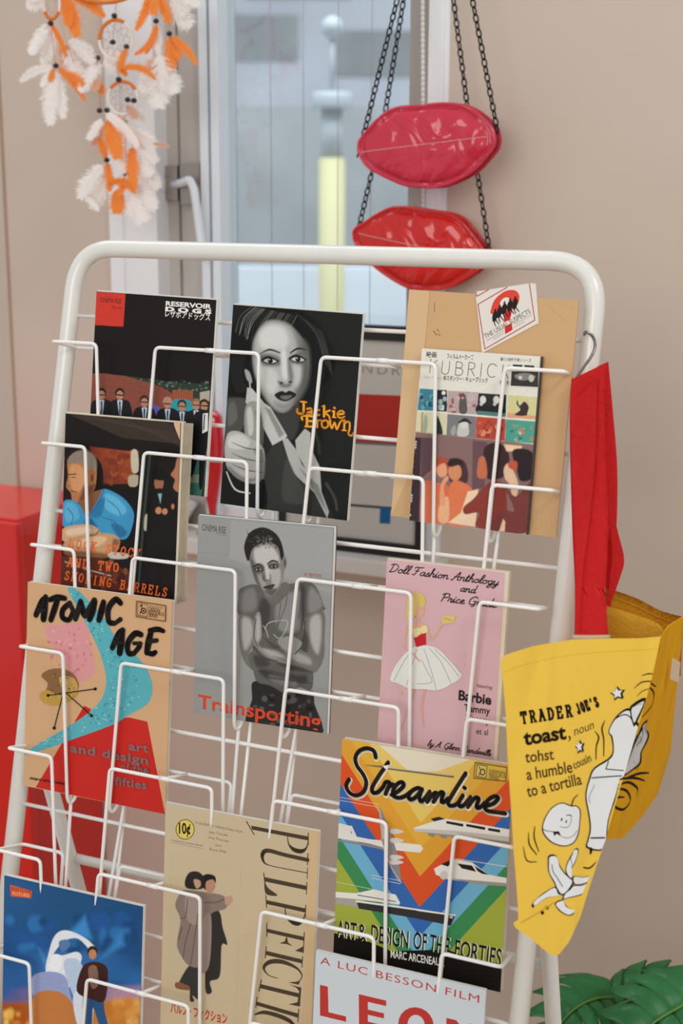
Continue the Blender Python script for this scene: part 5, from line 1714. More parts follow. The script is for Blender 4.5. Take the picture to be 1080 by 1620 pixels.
# script title with pen
s.frame(530, 1160, 0.2685)
SCR = [[(240, 145), (228, 105), (185, 90), (140, 108), (120, 150), (132, 195), (165, 240), (186, 292), (172, 345), (130, 368), (88, 350), (68, 310), (85, 272)],
       [(314, 175), (290, 210), (250, 270), (222, 322), (226, 352), (255, 350), (285, 320), (300, 292), (325, 296), (310, 335), (300, 362)],
       [(300, 362), (318, 322), (345, 305)],
       [(335, 368), (375, 345), (405, 315), (398, 293), (370, 302), (345, 340), (350, 375), (385, 385), (420, 372), (445, 352)],
       [(515, 338), (490, 328), (455, 345), (435, 375), (445, 395), (475, 385), (508, 345)], [(515, 335), (500, 378), (505, 405), (525, 398), (560, 352)],
       [(560, 350), (545, 412)], [(548, 405), (585, 362), (602, 362), (592, 390), (582, 412)], [(585, 408), (620, 358), (640, 360), (632, 390), (630, 412), (650, 410), (668, 392)],
       [(770, 245), (735, 300), (690, 375), (668, 415), (680, 435), (710, 432), (735, 410)], [(755, 375), (732, 415), (738, 440), (765, 430), (795, 395)], [(762, 330), (766, 332)],
       [(800, 385), (785, 445)], [(790, 435), (825, 392), (848, 395), (838, 430), (838, 450), (860, 445), (885, 420)],
       [(890, 440), (935, 425), (962, 395), (945, 382), (908, 400), (885, 440), (895, 465), (935, 475), (1005, 485)]]
for p_ in SCR:
    s.S('#efe4c6', 36, *[(q[0] + 4, q[1] + 6) for q in p_])
for p_ in SCR:
    s.S('#231a17', 25, *p_)
s.S('#6f6552', 12, (310, 210), (695, 264), sm=False); s.S('#d9cdb0', 3, (312, 206), (690, 258), sm=False); s.S('#6f6552', [3, 10], (182, 190), (280, 200), sm=False); s.P('#efe9dd', (282, 195), (318, 190), (312, 215), (296, 212))
done(b)
t_ = b[0]; w_ = b[1].w / 1000
obj('page_edge_lines', boxbm(-w_ / 2 + 0.001, w_ / 2 - 0.0004, -0.0004, 0.0, -0.0064, -0.0058), M['dark'], t_)

# --- white booklet with big red capitals, bottom right
b = booklet('film_booklet', 'white booklet with big red capitals at the lower right of the rack', 'booklet', 6, (500, 1503), (769, 1556), (489, 1640), h=0.30, base='#cfd6da', finish='gloss')
s = b[1]
s.frame(490, 1140, 0.3148)
RD = '#bf3a32'
s.T('A LUC BESSON FILM', (50, 1220), (848, 1388), 36, RD, bold=0.0, space=1.15)
s.P(RD, (45, 1325), (85, 1333), (84, 1460), (172, 1478), (172, 1505), (40, 1478))
s.P(RD, (240, 1365), (378, 1392), (378, 1420), (285, 1402), (284, 1440), (365, 1456), (364, 1482), (283, 1466), (282, 1500), (380, 1520), (380, 1548), (236, 1518))
s.E(RD, 525, 1508, 90, 88); s.E('#cfd6da', 526, 1510, 44, 52)
s.P(RD, (680, 1468), (730, 1478), (795, 1560), (796, 1492), (838, 1500), (834, 1640), (790, 1632), (722, 1540), (720, 1620), (676, 1610))
done(b)
# ------------------------------------------------------------------ hook and cotton bag on the right end of the rack
hk = [rk(0.752, -0.118, -0.004), rk(0.7515, -0.101, -0.006), at(925, 526, 1.735), at(936, 531, 1.72), at(941, 545, 1.712), at(936, 562, 1.705), at(918, 588, 1.697), at(908, 606, 1.694), at(906, 622, 1.700), at(912, 630, 1.706), at(921, 622, 1.708)]
hk = smooth2([tuple(p) for p in hk], False, 6)
o = hk[0]
tag(obj('wire_hook', tubebm([p - o for p in hk], 0.0018, 10), M['hook'], None, True, o), 'bent steel wire hook holding the red straps at the rack corner', 'hook')

BAG = at(880, 1400, 1.50)
bag = thing('tote_bag', 'yellow cotton tote bag with red straps and black lettering on the rack side', 'bag', BAG)


def plane(p, q, r):
    n_ = (q - p).cross(r - p).normalized()
    if n_.dot(CAM - p) < 0:
        n_ = -n_
    return p, n_


def bag_sheet(p, q, r, name):
    O, N = plane(p, q, r)
    X = (q - p).normalized()
    Y = N.cross(X)

    def to_mm(x, y):
        d = on_plane(x, y, O, N) - O
        return (d.dot(X) * 1000, -d.dot(Y) * 1000)
    loc = lambda a, b, k: O - BAG + X * (a / 1000) - Y * (b / 1000) + N * (k * INK_STEP)
    return Sheet(to_mm, 1e4, 1e4, False, loc), O, N


YL = '#ecc24c'
LN, WHT = '#201613', '#e4e4e2'
sA, OA, NA = bag_sheet(at(795, 1045, 1.53), at(1045, 1008, 1.57), at(877, 1512, 1.46), 'front')


def slab_outline(s, pts, color, th=0.0016):
    mmp = [s.mm(p) for p in pts]
    kk = -th / INK_STEP
    hi = [s.bm.verts.new(s.loc(p[0], p[1], 0)) for p in mmp]
    lo = [s.bm.verts.new(s.loc(p[0], p[1], kk)) for p in mmp]
    n_ = len(mmp)
    fs = [s.bm.faces.new(hi), s.bm.faces.new(lo[::-1])] + [s.bm.faces.new((lo[i], lo[(i + 1) % n_], hi[(i + 1) % n_], hi[i])) for i in range(n_)]
    bmesh.ops.recalc_face_normals(s.bm, faces=fs)
    for f in fs:
        for l in f.loops:
            l[s.ink] = lin(color)


OUTA = [(792, 1046), (800, 1036), (845, 1022), (905, 1012), (960, 1010), (1010, 1010), (1045, 1007), (1038, 1040), (1031, 1072), (1018, 1120), (1000, 1180), (978, 1256), (957, 1330), (945, 1365), (932, 1404), (918, 1450), (900, 1490), (884, 1510), (876, 1513), (862, 1504), (836, 1482), (815, 1468), (812, 1461), (820, 1455), (819, 1430), (816, 1390), (812, 1340), (808, 1270), (803, 1200), (800, 1130), (796, 1085)]
slab_outline(sA, OUTA, YL)
s = sA
for p_, q_ in (((1046, 1007), (1031, 1072)), ((1031, 1072), (957, 1330)), ((957, 1330), (877, 1513))):
    m0, m1 = sA.to_mm(*p_), sA.to_mm(*q_)
    sA.halves.append((m0, (-(m1[0] - m0[0]), -(m1[1] - m0[1]))))
s.frame(780, 900, 0.2778)
s.S('#dcae3a', 4, (60, 590), (200, 540), (450, 490), (700, 470), (930, 455))
s.slab('TRADER', (162, 882), (455, 838), 64, 14, LN, 0.1, 0.9)
s.slab("JOE'S", (484, 826), (606, 780), 56, 12, LN, 0.08, 0.9)
s.T('toast', (175, 1003), (418, 966), 78, LN, bold=0.035); s.S(LN, [10, 8, 5], (432, 955), (438, 965), (430, 980))
s.T('noun', (462, 950), (578, 908), 50, '#5a4020', shear=0.3)
s.T('tohst', (183, 1103), (346, 1084), 62, '#4c351c', bold=0.012)
s.T('a humble', (192, 1203), (452, 1158), 66, '#4c351c', bold=0.012)
s.T('cousin', (462, 1140), (562, 1092), 46, '#5a4020', shear=0.15, bold=0.012)
s.T('to a tortilla', (196, 1300), (506, 1226), 66, '#4c351c', bold=0.012)


def star(cx, cy, r, sq=1.0):
    pts = [(cx + (r if i % 2 == 0 else r * 0.5) * sq * math.cos(math.radians(-90 + i * 36 - 10)), cy + (r if i % 2 == 0 else r * 0.5) * math.sin(math.radians(-90 + i * 36 - 10))) for i in range(10)]
    s.P(LN, *[(p[0] + 6, p[1]) for p in pts]); s.P(LN, *[(p[0] - 2, p[1] + 5) for p in pts])
    pts = [(cx + (p[0] - cx) * 0.78 - 3, cy + (p[1] - cy) * 0.78) for p in pts]
    s.P(WHT, *pts)


star(708, 708, 42); star(492, 1012, 42, 0.62)
for q in ((845, 608, 880, 597, 905, 598), (802, 680, 845, 645, 905, 640)):
    s.S(LN, [3, 7, 6], q[:2], q[2:4], q[4:])
s.S('#7a5a20', [3, 6, 5], (818, 725), (850, 695), (890, 682))
s.S(LN, [4, 9, 8, 5], (578, 925), (600, 960), (586, 1010), (584, 1085)); s.S(LN, [4, 9, 8, 5], (634, 865), (618, 910), (628, 970), (628, 1065))
# white sleeve and slice, left of the fold
s.B(LN, (655, 925), (690, 850), (745, 800), (785, 800), (808, 860), (920, 1000), (745, 1190), (715, 1200), (700, 1290), (655, 1440), (634, 1595), (532, 1590), (536, 1540), (548, 1480), (540, 1400), (523, 1290), (545, 1190), (575, 1130), (672, 1060), (672, 965))
s.B('#e4e4e2', (660, 925), (692, 860), (745, 812), (785, 815), (800, 870), (880, 1010), (740, 1182), (720, 1196), (694, 1290), (650, 1435), (628, 1586), (540, 1582), (544, 1540), (556, 1480), (548, 1400), (530, 1290), (552, 1196), (580, 1138), (678, 1068), (680, 962))
s.B(LN, (775, 800), (800, 765), (850, 735), (872, 745), (850, 800), (828, 850), (800, 895)); s.B('#dededc', (785, 805), (808, 778), (850, 755), (856, 762), (838, 805), (818, 845), (800, 875))
s.S(LN, 7, (690, 855), (740, 830), (780, 845), (800, 895)); s.S('#8b8b8a', 4, (790, 790), (830, 770), (862, 772))
s.S(LN, 6, (655, 1095), (640, 1140), (740, 1148), sm=False); s.S(LN, 7, (560, 1190), (640, 1184), (728, 1178)); s.S('#9a9a98', 5, (575, 1230), (545, 1300), (550, 1330)); s.S(LN, 9, (556, 1532), (632, 1531), sm=False)
s.S(LN, [12, 16, 8], (553, 1590), (556, 1606), (552, 1622))
s.S(LN, [8, 9, 4], (514, 1700), (550, 1702), (592, 1660))
s.S(LN, [4, 8, 5], (236, 1465), (232, 1530), (258, 1608)); s.S(LN, [3, 8, 5], (200, 1500), (205, 1570), (246, 1626)); s.S(LN, [3, 7, 4], (170, 1580), (190, 1660), (246, 1668))
# apple with a face
s.frame(780, 1240, 0.1852)
s.B(LN, (415, 370), (440, 285), (500, 200), (580, 160), (640, 175), (670, 185), (710, 185), (745, 230), (740, 340), (725, 440), (680, 510), (600, 535), (500, 505), (430, 435)); s.B(WHT, (424, 370), (448, 288), (504, 207), (580, 168), (636, 184), (670, 195), (706, 193), (736, 234), (732, 340), (716, 436), (676, 502), (600, 526), (504, 496), (440, 430))
s.S(LN, [10, 10, 6], (668, 185), (685, 130), (722, 92)); s.S(LN, [10, 6, 6, 14], (420, 385), (450, 400), (510, 408), (555, 412)); s.P(LN, (510, 412), (560, 405), (575, 440), (600, 458), (560, 438), (540, 425), (520, 448)); s.S('#4a4a48', 5, (590, 455), (640, 462), (690, 435), (715, 400))
s.E(LN, 583, 304, 7, 15, 15); s.E(LN, 622, 322, 6, 14, 15); s.S(LN, 8, (625, 270), (650, 266), (668, 275)); s.S('#555553', 5, (665, 280), (660, 330), (630, 372), (570, 366))
# peeled banana
for p_ in ([(465, 660), (470, 615), (505, 602), (540, 620), (570, 700), (610, 760), (675, 830), (680, 860), (640, 920), (590, 955), (540, 900), (520, 850), (470, 750)], [(615, 750), (630, 670), (670, 600), (690, 560), (720, 550), (725, 590), (690, 690), (668, 720), (672, 810), (640, 800)],
           [(680, 790), (760, 795), (820, 785), (850, 765), (845, 810), (790, 850), (690, 862)], [(680, 868), (780, 860), (838, 820), (820, 890), (760, 945), (640, 975), (590, 985), (610, 940), (650, 900)], [(330, 1030), (360, 990), (430, 930), (530, 878), (560, 930), (570, 945), (440, 980), (340, 1050)], [(525, 1015), (590, 990), (620, 1040), (680, 1080), (712, 1085), (660, 1125), (600, 1110), (550, 1070)]):
    s.B(LN, *p_)
    cx = sum(q[0] for q in p_) / len(p_); cy = sum(q[1] for q in p_) / len(p_)
    s.B(WHT, *[(q[0] + (cx - q[0]) * 0.06 + (4 if q[0] < cx else -4), q[1] + (cy - q[1]) * 0.06 + (4 if q[1] < cy else -4)) for q in p_])
s.S(LN, 7, (500, 690), (510, 750), (550, 810), (590, 878)); s.S(LN, 5, (655, 620), (672, 690), (668, 720)); s.S('#777775', 5, (640, 900), (600, 950), (585, 985)); s.E(LN, 337, 1040, 10, 18); s.E(LN, 418, 1100, 14, 16); s.S(LN, 6, (445, 1045), (472, 1055), (462, 1072), (445, 1060), sm=False)
s.S('#c9982e', 7, (235, 1185), (310, 1145), (400, 1090), (510, 1018), sm=False)
front = obj('front_panel', sA.bm, M['canvas_print'], bag)

sB, OB, NB = bag_sheet(at(1045, 1008, 1.572), at(1080, 1010, 1.68), at(955, 1330, 1.503), 'side')
OUTB = [(1046, 1006), (1058, 990), (1081, 976), (1076, 1040), (1068, 1110), (1060, 1190), (1050, 1225), (1040, 1256), (1015, 1292), (985, 1326), (956, 1329), (976, 1258), (1000, 1178), (1020, 1110), (1031, 1070), (1038, 1040)]
slab_outline(sB, OUTB, '#e6a814')  # same cotton as the front, its shade painted as a deeper yellow
s = sB
s.frame(780, 900, 0.2778)
s.B(LN, (880, 860), (845, 890), (875, 915), (888, 950), (870, 1000), (846, 1045), (840, 1110), (790, 1150), (738, 1180), (760, 1100), (800, 980))
s.B('#d9d9d7', (868, 880), (850, 900), (866, 920), (878, 950), (860, 1000), (838, 1045), (830, 1104), (790, 1140), (744, 1168), (770, 1100), (815, 980))  # slice white greyed to carry the side panel's shade
random.seed(2)
for _ in range(16):
    x, y = random.choice([(835, 985), (800, 1105), (825, 960), (815, 1110)])
    x += random.uniform(-18, 22); y += random.uniform(-24, 24)
    s.S(LN, 4, (x, y), (x - 6, y + 16), sm=False)
s.S(LN, 6, (845, 900), (850, 950), (815, 1010))
s.S(LN, [5, 10, 9, 5], (890, 675), (914, 710), (900, 780), (846, 846)); s.S(LN, [7, 5], (895, 650), (925, 670), sm=False)
for q in (((715, 1230), (770, 1215), (820, 1250), (815, 1296)), ((724, 1196), (800, 1190), (862, 1206)), ((765, 1188), (830, 1165), (885, 1162)), ((710, 1250), (760, 1265), (780, 1320), (740, 1370), (690, 1350), (700, 1305), (745, 1300))):
    s.S(LN, [8] + [10] * (len(q) - 2) + [5], *q)
obj('side_panel', sB.bm, M['canvas_print'], bag)


def strip(name, A, B, m, th=0.0016, parent=bag, base=BAG, n=5):
    A = smooth2([tuple(p) for p in A], False, n); B = smooth2([tuple(p) for p in B], False, n)
    bm = bmesh.new()
    cols_ = 5
    g = [[bm.verts.new(a.lerp(b_, j / cols_) - base) for j in range(cols_ + 1)] for a, b_ in zip(A, B)]
    for i in range(len(g) - 1):
        for j in range(cols_):
            bm.faces.new((g[i][j], g[i][j + 1], g[i + 1][j + 1], g[i + 1][j])).smooth = True
    bmesh.ops.solidify(bm, geom=list(bm.faces), thickness=th)
    return obj(name, bm, m, parent)


# mouth of the bag: front cloth turning back, and the back panel behind
strip('folded_hem', [at(1046, 1005, 1.574), at(1048, 994, 1.585), at(1034, 983, 1.600), at(1000, 971, 1.615), at(968, 961, 1.625), at(955, 957, 1.628)],
      [at(1042, 1030, 1.574), at(1042, 1028, 1.585), at(1030, 1020, 1.600), at(1000, 1030, 1.615), at(968, 1030, 1.625), at(955, 1030, 1.628)], M['yellow'])
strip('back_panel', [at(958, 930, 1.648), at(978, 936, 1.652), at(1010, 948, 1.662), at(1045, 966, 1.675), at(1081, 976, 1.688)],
      [at(955, 1040, 1.635), at(978, 1040, 1.640), at(1010, 1050, 1.652), at(1045, 1060, 1.668), at(1076, 1070, 1.684)], M['yellow_shaded'])
strip('hem_seam', [at(960, 941, 1.645), at(980, 947, 1.649), at(1010, 959, 1.659), at(1045, 976, 1.672), at(1078, 986, 1.685)],
      [at(960, 943.5, 1.645), at(980, 949.5, 1.649), at(1010, 961.5, 1.659), at(1045, 978.5, 1.672), at(1078, 988.5, 1.685)], M['yellow'])
bm = bmesh.new()
tg = [at(1063, 1040, 1.625), at(1076, 1048, 1.632), at(1073, 1080, 1.632), at(1059, 1074, 1.625)]
vs = [bm.verts.new(p - BAG) for p in tg]
bm.faces.new(vs); bmesh.ops.solidify(bm, geom=list(bm.faces), thickness=0.0012)
obj('fabric_tag', bm, M['cream'], bag)['label'] = 'small white fabric tag'
# straps: front handle falling from the hook, back handle behind it
strip('strap', [at(904, 600, 1.690), at(901, 650, 1.688), at(902, 740, 1.675), at(905, 840, 1.64), at(909, 930, 1.60), at(908, 1008, 1.566)],
      [at(958, 574, 1.695), at(956, 650, 1.69), at(958, 740, 1.672), at(962, 840, 1.635), at(958, 930, 1.60), at(962, 1006, 1.568)], M['red_strap'], 0.002)
strip('strap_fold', [at(902, 640, 1.684), at(903, 700, 1.676), at(906, 800, 1.652), at(910, 900, 1.610), at(910, 1004, 1.564)],
      [at(944, 600, 1.688), at(942, 700, 1.674), at(935, 800, 1.648), at(922, 900, 1.604), at(915, 1004, 1.561)], M['red_strap'], 0.0016)
strip('back_strap', [at(944, 580, 1.700), at(946, 680, 1.705), at(948, 780, 1.71), at(950, 870, 1.69), at(952, 960, 1.642)],
      [at(962, 572, 1.705), at(970, 660, 1.712), at(976, 740, 1.72), at(975, 830, 1.70), at(966, 960, 1.642)], M['red_strap'], 0.002)
strip('back_strap_loop', [at(963, 795, 1.680), at(966, 840, 1.675), at(968, 880, 1.665), at(964, 920, 1.65), at(958, 965, 1.638)],
      [at(966, 795, 1.685), at(978, 845, 1.682), at(987, 885, 1.672), at(980, 915, 1.655), at(964, 960, 1.638)], M['red_strap'], 0.002)
strip('strap_trim', [at(904, 1004, 1.562), at(930, 1004.5, 1.562), at(966, 1004, 1.566)], [at(904, 1010, 1.561), at(930, 1011, 1.561), at(966, 1009, 1.565)], M['cream'], 0.003)

# ------------------------------------------------------------------ lip shaped purses on chains


def chain_mesh(pts, base, pitch=0.0118, lw=0.0036, r=0.0014):
    P_ = [Vector(p) for p in pts]
    seg = [(P_[i + 1] - P_[i]).length for i in range(len(P_) - 1)]
    L_ = sum(seg)
    n_ = int(L_ / pitch)
    bm = bmesh.new()
    random.seed(n_)
    for i in range(n_):
        d = (i + 0.5) * L_ / n_
        j = 0
        while j < len(seg) - 1 and d > seg[j]:
            d -= seg[j]; j += 1
        c = P_[j].lerp(P_[j + 1], d / seg[j])
        t = (P_[j + 1] - P_[j]).normalized()
        a_ = t.cross(Vector((0, 1, 0))).normalized()
        b_ = t.cross(a_)
        ang = (0.35 if i % 2 else 1.15) + random.uniform(-0.25, 0.25)
        w_ = a_ * math.cos(ang) + b_ * math.sin(ang)
        hl = pitch * 0.62
        pts_ = [c + t * (hl * math.sin(q)) + w_ * (lw * math.cos(q)) - base for q in [2 * math.pi * k_ / 12 for k_ in range(12)]]
        tube(bm, pts_, r, 6, True)
    return bm


def purse(name, label, off, outline, seam, chains, vm, puller, depth):
    cx = sum(p[0] for p in outline) / len(outline); cy = sum(p[1] for p in outline) / len(outline)
    ca, cz = wl(cx, cy, off)
    root = thing(name, label, 'purse', wmat(ca, off, cz), 'lip shaped purses hanging on chains')
    c = wpoint(ca, off, cz)
    R = smooth2(outline, True, 5)

    def k_(px, py):
        a_, z_ = wl(px, py, off)
        return Vector((a_ - ca, 0, z_ - cz))
    n_ = len(R)
    rim = [k_(v[0], v[1]) for v in R]

    def shell(sg, bulge, nm):
        bm = bmesh.new()
        rings = []
        for q, dy in ((0.985, 0.0), (0.955, 0.002), (0.93, -0.0016), (0.90, 0.003), (0.82, bulge * 0.62), (0.66, bulge * 0.86), (0.46, bulge * 0.96), (0.24, bulge)):
            rings.append([bm.verts.new((p.x * q, sg * dy, p.z * q)) for p in rim])
        ctr = bm.verts.new((0, sg * bulge, 0))
        for A_, B_ in zip(rings, rings[1:]):
            for i in range(n_):
                bm.faces.new((A_[i], A_[(i + 1) % n_], B_[(i + 1) % n_], B_[i])).smooth = True
        for i in range(n_):
            bm.faces.new((rings[-1][i], rings[-1][(i + 1) % n_], ctr)).smooth = True
        bmesh.ops.recalc_face_normals(bm, faces=list(bm.faces))
        o_ = obj(nm, bm, vm, root)
        o_.location = (0, sg * depth / 2, 0)
    shell(-1, 0.010, 'front_panel')
    shell(1, 0.006, 'back_panel')
    bm = bmesh.new()
    A_ = [bm.verts.new((p.x, -depth / 2, p.z)) for p in rim]; B_ = [bm.verts.new((p.x, depth / 2, p.z)) for p in rim]
    for i in range(n_):
        bm.faces.new((A_[i], A_[(i + 1) % n_], B_[(i + 1) % n_], B_[i])).smooth = True
    obj('gusset', bm, vm, root)
    for sg in (-1, 1):
        obj('piping', tubebm([Vector((p.x, sg * depth / 2, p.z)) for p in rim], 0.0034, 8, True), vm, root)
    obj('zip', tubebm([Vector((p.x * 1.006, 0.0, p.z * 1.006)) for p in rim], 0.0014, 6, True), M['zip_dark'], root)
    bm = bmesh.new()
    a, b_ = [k_(*q) for q in seam]
    ns = 46
    for i in range(ns):
        p, q = a.lerp(b_, i / ns), a.lerp(b_, (i + 0.66) / ns)
        cq = lambda v: Vector((v.x, -depth / 2 - 0.0025 - 0.0085 * max(0.0, 1 - (abs(v.x) / (abs(a.x) + 0.004)) ** 6), v.z))
        tube(bm, [cq(p), cq(q)], 0.0008, 5)
    obj('stitching', bm, M['stitch'], root)
    inv = (Matrix.Translation(c) @ WROT).inverted()
    for ch in chains:
        obj('chain', chain_mesh([inv @ p for p in ch], Vector((0, 0, 0))), M['black_metal'], root)
    bm = bmesh.new()
    p = k_(*puller)
    tube(bm, [p + Vector((0, 0, 0.008)), p + Vector((-0.003, -0.003, -0.003)), p + Vector((-0.006, -0.003, -0.014))], 0.0016, 6)
    obj('zip_puller', bm, M['black_metal'], root)
    return root


K1 = [(70, 325), (130, 250), (210, 165), (300, 108), (400, 90), (500, 86), (570, 76), (640, 70), (740, 74), (830, 98), (920, 158), (990, 228), (1015, 290), (1010, 370), (950, 450), (870, 535), (760, 600), (660, 640), (580, 652), (470, 648), (380, 636), (280, 596), (200, 556), (120, 505), (75, 440), (58, 385)]
K2 = [(30, 240), (100, 192), (200, 127), (280, 90), (350, 83), (430, 92), (500, 104), (580, 116), (660, 127), (740, 153), (800, 203), (880, 303), (940, 388), (950, 420), (900, 515), (820, 572), (720, 628), (640, 652), (540, 656), (440, 650), (390, 636), (300, 588), (200, 518), (120, 450), (62, 375), (28, 305)]
O1 = [(560 + 0.2222 * x, 150 + 0.2222 * y) for x, y in K1]
O2 = [(560 + 0.2222 * x, 310 + 0.2222 * y) for x, y in K2]
F1, F2 = -0.105, -0.052
HKP = wq(694, -230, -0.08)
o = tag(obj('wall_hook', tubebm([Vector((0, 0.08, 0)), Vector((0, -0.03, 0)), Vector((0, -0.034, 0.01))], 0.004, 10), M['steel'], None, True), 'steel peg in the wall carrying the purse chains', 'hook')
o.matrix_world = Matrix.Translation(HKP) @ WROT
h1, h2 = HKP - EY * 0.025, HKP + EY * 0.025
purse('lip_purse', 'rose red vinyl lip shaped purse, the upper of two hanging on black chains', F1, O1, ((580, 241), (776, 217)),
      ([wq(572, 226, F1), wq(628, 0, F1), h1 - EX * 0.004], [wq(787, 210, F1), wq(747, 0, F1), h1 + EX * 0.004]), M['vinyl_pink'], (571, 236), 0.03)
purse('lip_purse', 'scarlet vinyl lip shaped purse, the lower one half behind the rack top bar', F2, O2, ((575, 369), (760, 408)),
      ([wq(567, 362, F2), wq(589, 268, F2), wq(608, 185, F2), wq(638, 0, F2), h2 - EX * 0.004], [wq(774, 398, F2), wq(754, 268, F2), wq(739, 169, F2), wq(717, 0, F2), h2 + EX * 0.004]), M['vinyl_red'], (775, 404), 0.03)

# ------------------------------------------------------------------ blind cord of pale beads
bm = bmesh.new()
top, bot_ = wq(668, -120, -0.014), wq(670, 440, -0.014)
n_ = 66
for i in range(n_):
    p = top.lerp(bot_, i / n_) - bot_
    g = bmesh.ops.create_icosphere(bm, subdivisions=2, radius=0.0045)
    for v in g['verts']:
        v.co = Vector((v.co.x * 0.8, v.co.y * 0.8, v.co.z * 1.25)) + p
tube(bm, [top - bot_, Vector((0, 0, 0))], 0.0009, 6)
tag(obj('blind_cord', bm, M['chainbead'], None, True, bot_), 'thin pale beaded blind cord hanging beside the window behind the purses', 'cord')

# ------------------------------------------------------------------ feather mobile
DY = 2.60
dq = lambda x, y, dy=0.0: at(x / 3, y / 3, DY + dy)
DR = dq(550, -260)
dc = thing('feather_mobile', 'hanging hoop mobile of white and orange feathers with dark beads by the window', 'dreamcatcher', DR)
KX = DY / FPX / 3


def ring(cx, cy, rx, ry, r, m, name, a0=0, a1=360, dy=0.0):
    n_ = 40
    full = (a1 - a0) >= 360
    pts = [dq(cx + rx * math.cos(math.radians(a0 + (a1 - a0) * i / (n_ if full else n_ - 1))), cy + ry * math.sin(math.radians(a0 + (a1 - a0) * i / (n_ if full else n_ - 1))), dy) - DR for i in range(n_)]
    return obj(name, tubebm(pts, r, 8, full), m, dc)


ring(490, -270, 290, 282, 0.0038, M['hoop'], 'large_hoop')
ring(550, 190, 78, 96, 0.0026, M['hoop_w'], 'hoop')
ring(550, 190, 78, 96, 0.0032, M['hoop'], 'hoop_wrap', 180, 300)
ring(582, 465, 70, 78, 0.0024, M['hoop_w'], 'hoop')
ring(582, 465, 70, 78, 0.0030, M['hoop'], 'hoop_wrap', 215, 330)
ring(245, 20, 38, 70, 0.0024, M['hoop_w'], 'hoop')
ring(245, 20, 38, 70, 0.0030, M['hoop'], 'hoop_wrap', 30, 150)


def web(cx, cy, rx, ry):
    bm = bmesh.new()
    n_ = 9
    P0 = [(cx + rx * math.cos(2 * math.pi * i / n_), cy + ry * math.sin(2 * math.pi * i / n_)) for i in range(n_)]
    prev = P0
    for q in (0.68, 0.4):
        nx = [(cx + rx * q * math.cos(2 * math.pi * (i + 0.5) / n_ + (0 if q > 0.5 else 0.35)), cy + ry * q * math.sin(2 * math.pi * (i + 0.5) / n_ + (0 if q > 0.5 else 0.35))) for i in range(n_)]
        for i in range(n_):
            for a_, b_ in ((prev[i], nx[i]), (nx[i], prev[(i + 1) % n_])):
                tube(bm, [dq(*a_) - DR, dq(*b_) - DR], 0.0005, 5)
        prev = nx
    obj('web', bm, M['cord'], dc)


web(550, 190, 76, 94); web(582, 465, 68, 76); web(245, 20, 36, 68)
for pts in (((550, 0), (545, 75), (548, 95)), ((550, 286), (563, 377), (575, 390)), ((240, 90), (240, 110), (262, 312)), ((463, 260), (463, 275), (475, 525)), ((800, -60), (803, 160)), ((740, -60), (740, 100)), ((600, 222), (560, 300)), ((280, 90), (350, 300)),
            ((507, 523), (508, 760)), ((592, 540), (600, 818)), ((540, 540), (507, 523)), ((545, 100), (535, 200))):
    obj('hanging_cord', tubebm([dq(*p) - DR for p in pts], 0.0007, 5), M['cord'], dc)
for p in ((542, 75), (535, 200), (463, 275), (600, 222), (240, 110), (265, 312), (740, 100), (803, 160), (563, 377), (605, 473), (635, 477), (507, 523), (472, 525), (592, 582), (507, 760), (600, 818), (594, 824)):
    bm = bmesh.new(); ball(bm, (0, 0, 0), 0.0046, 2)
    for v in bm.verts:
        v.co.x *= 1.15
    o = obj('bead', bm, M['bead'], dc)
    o.location = dq(p[0], p[1], -0.004) - DR


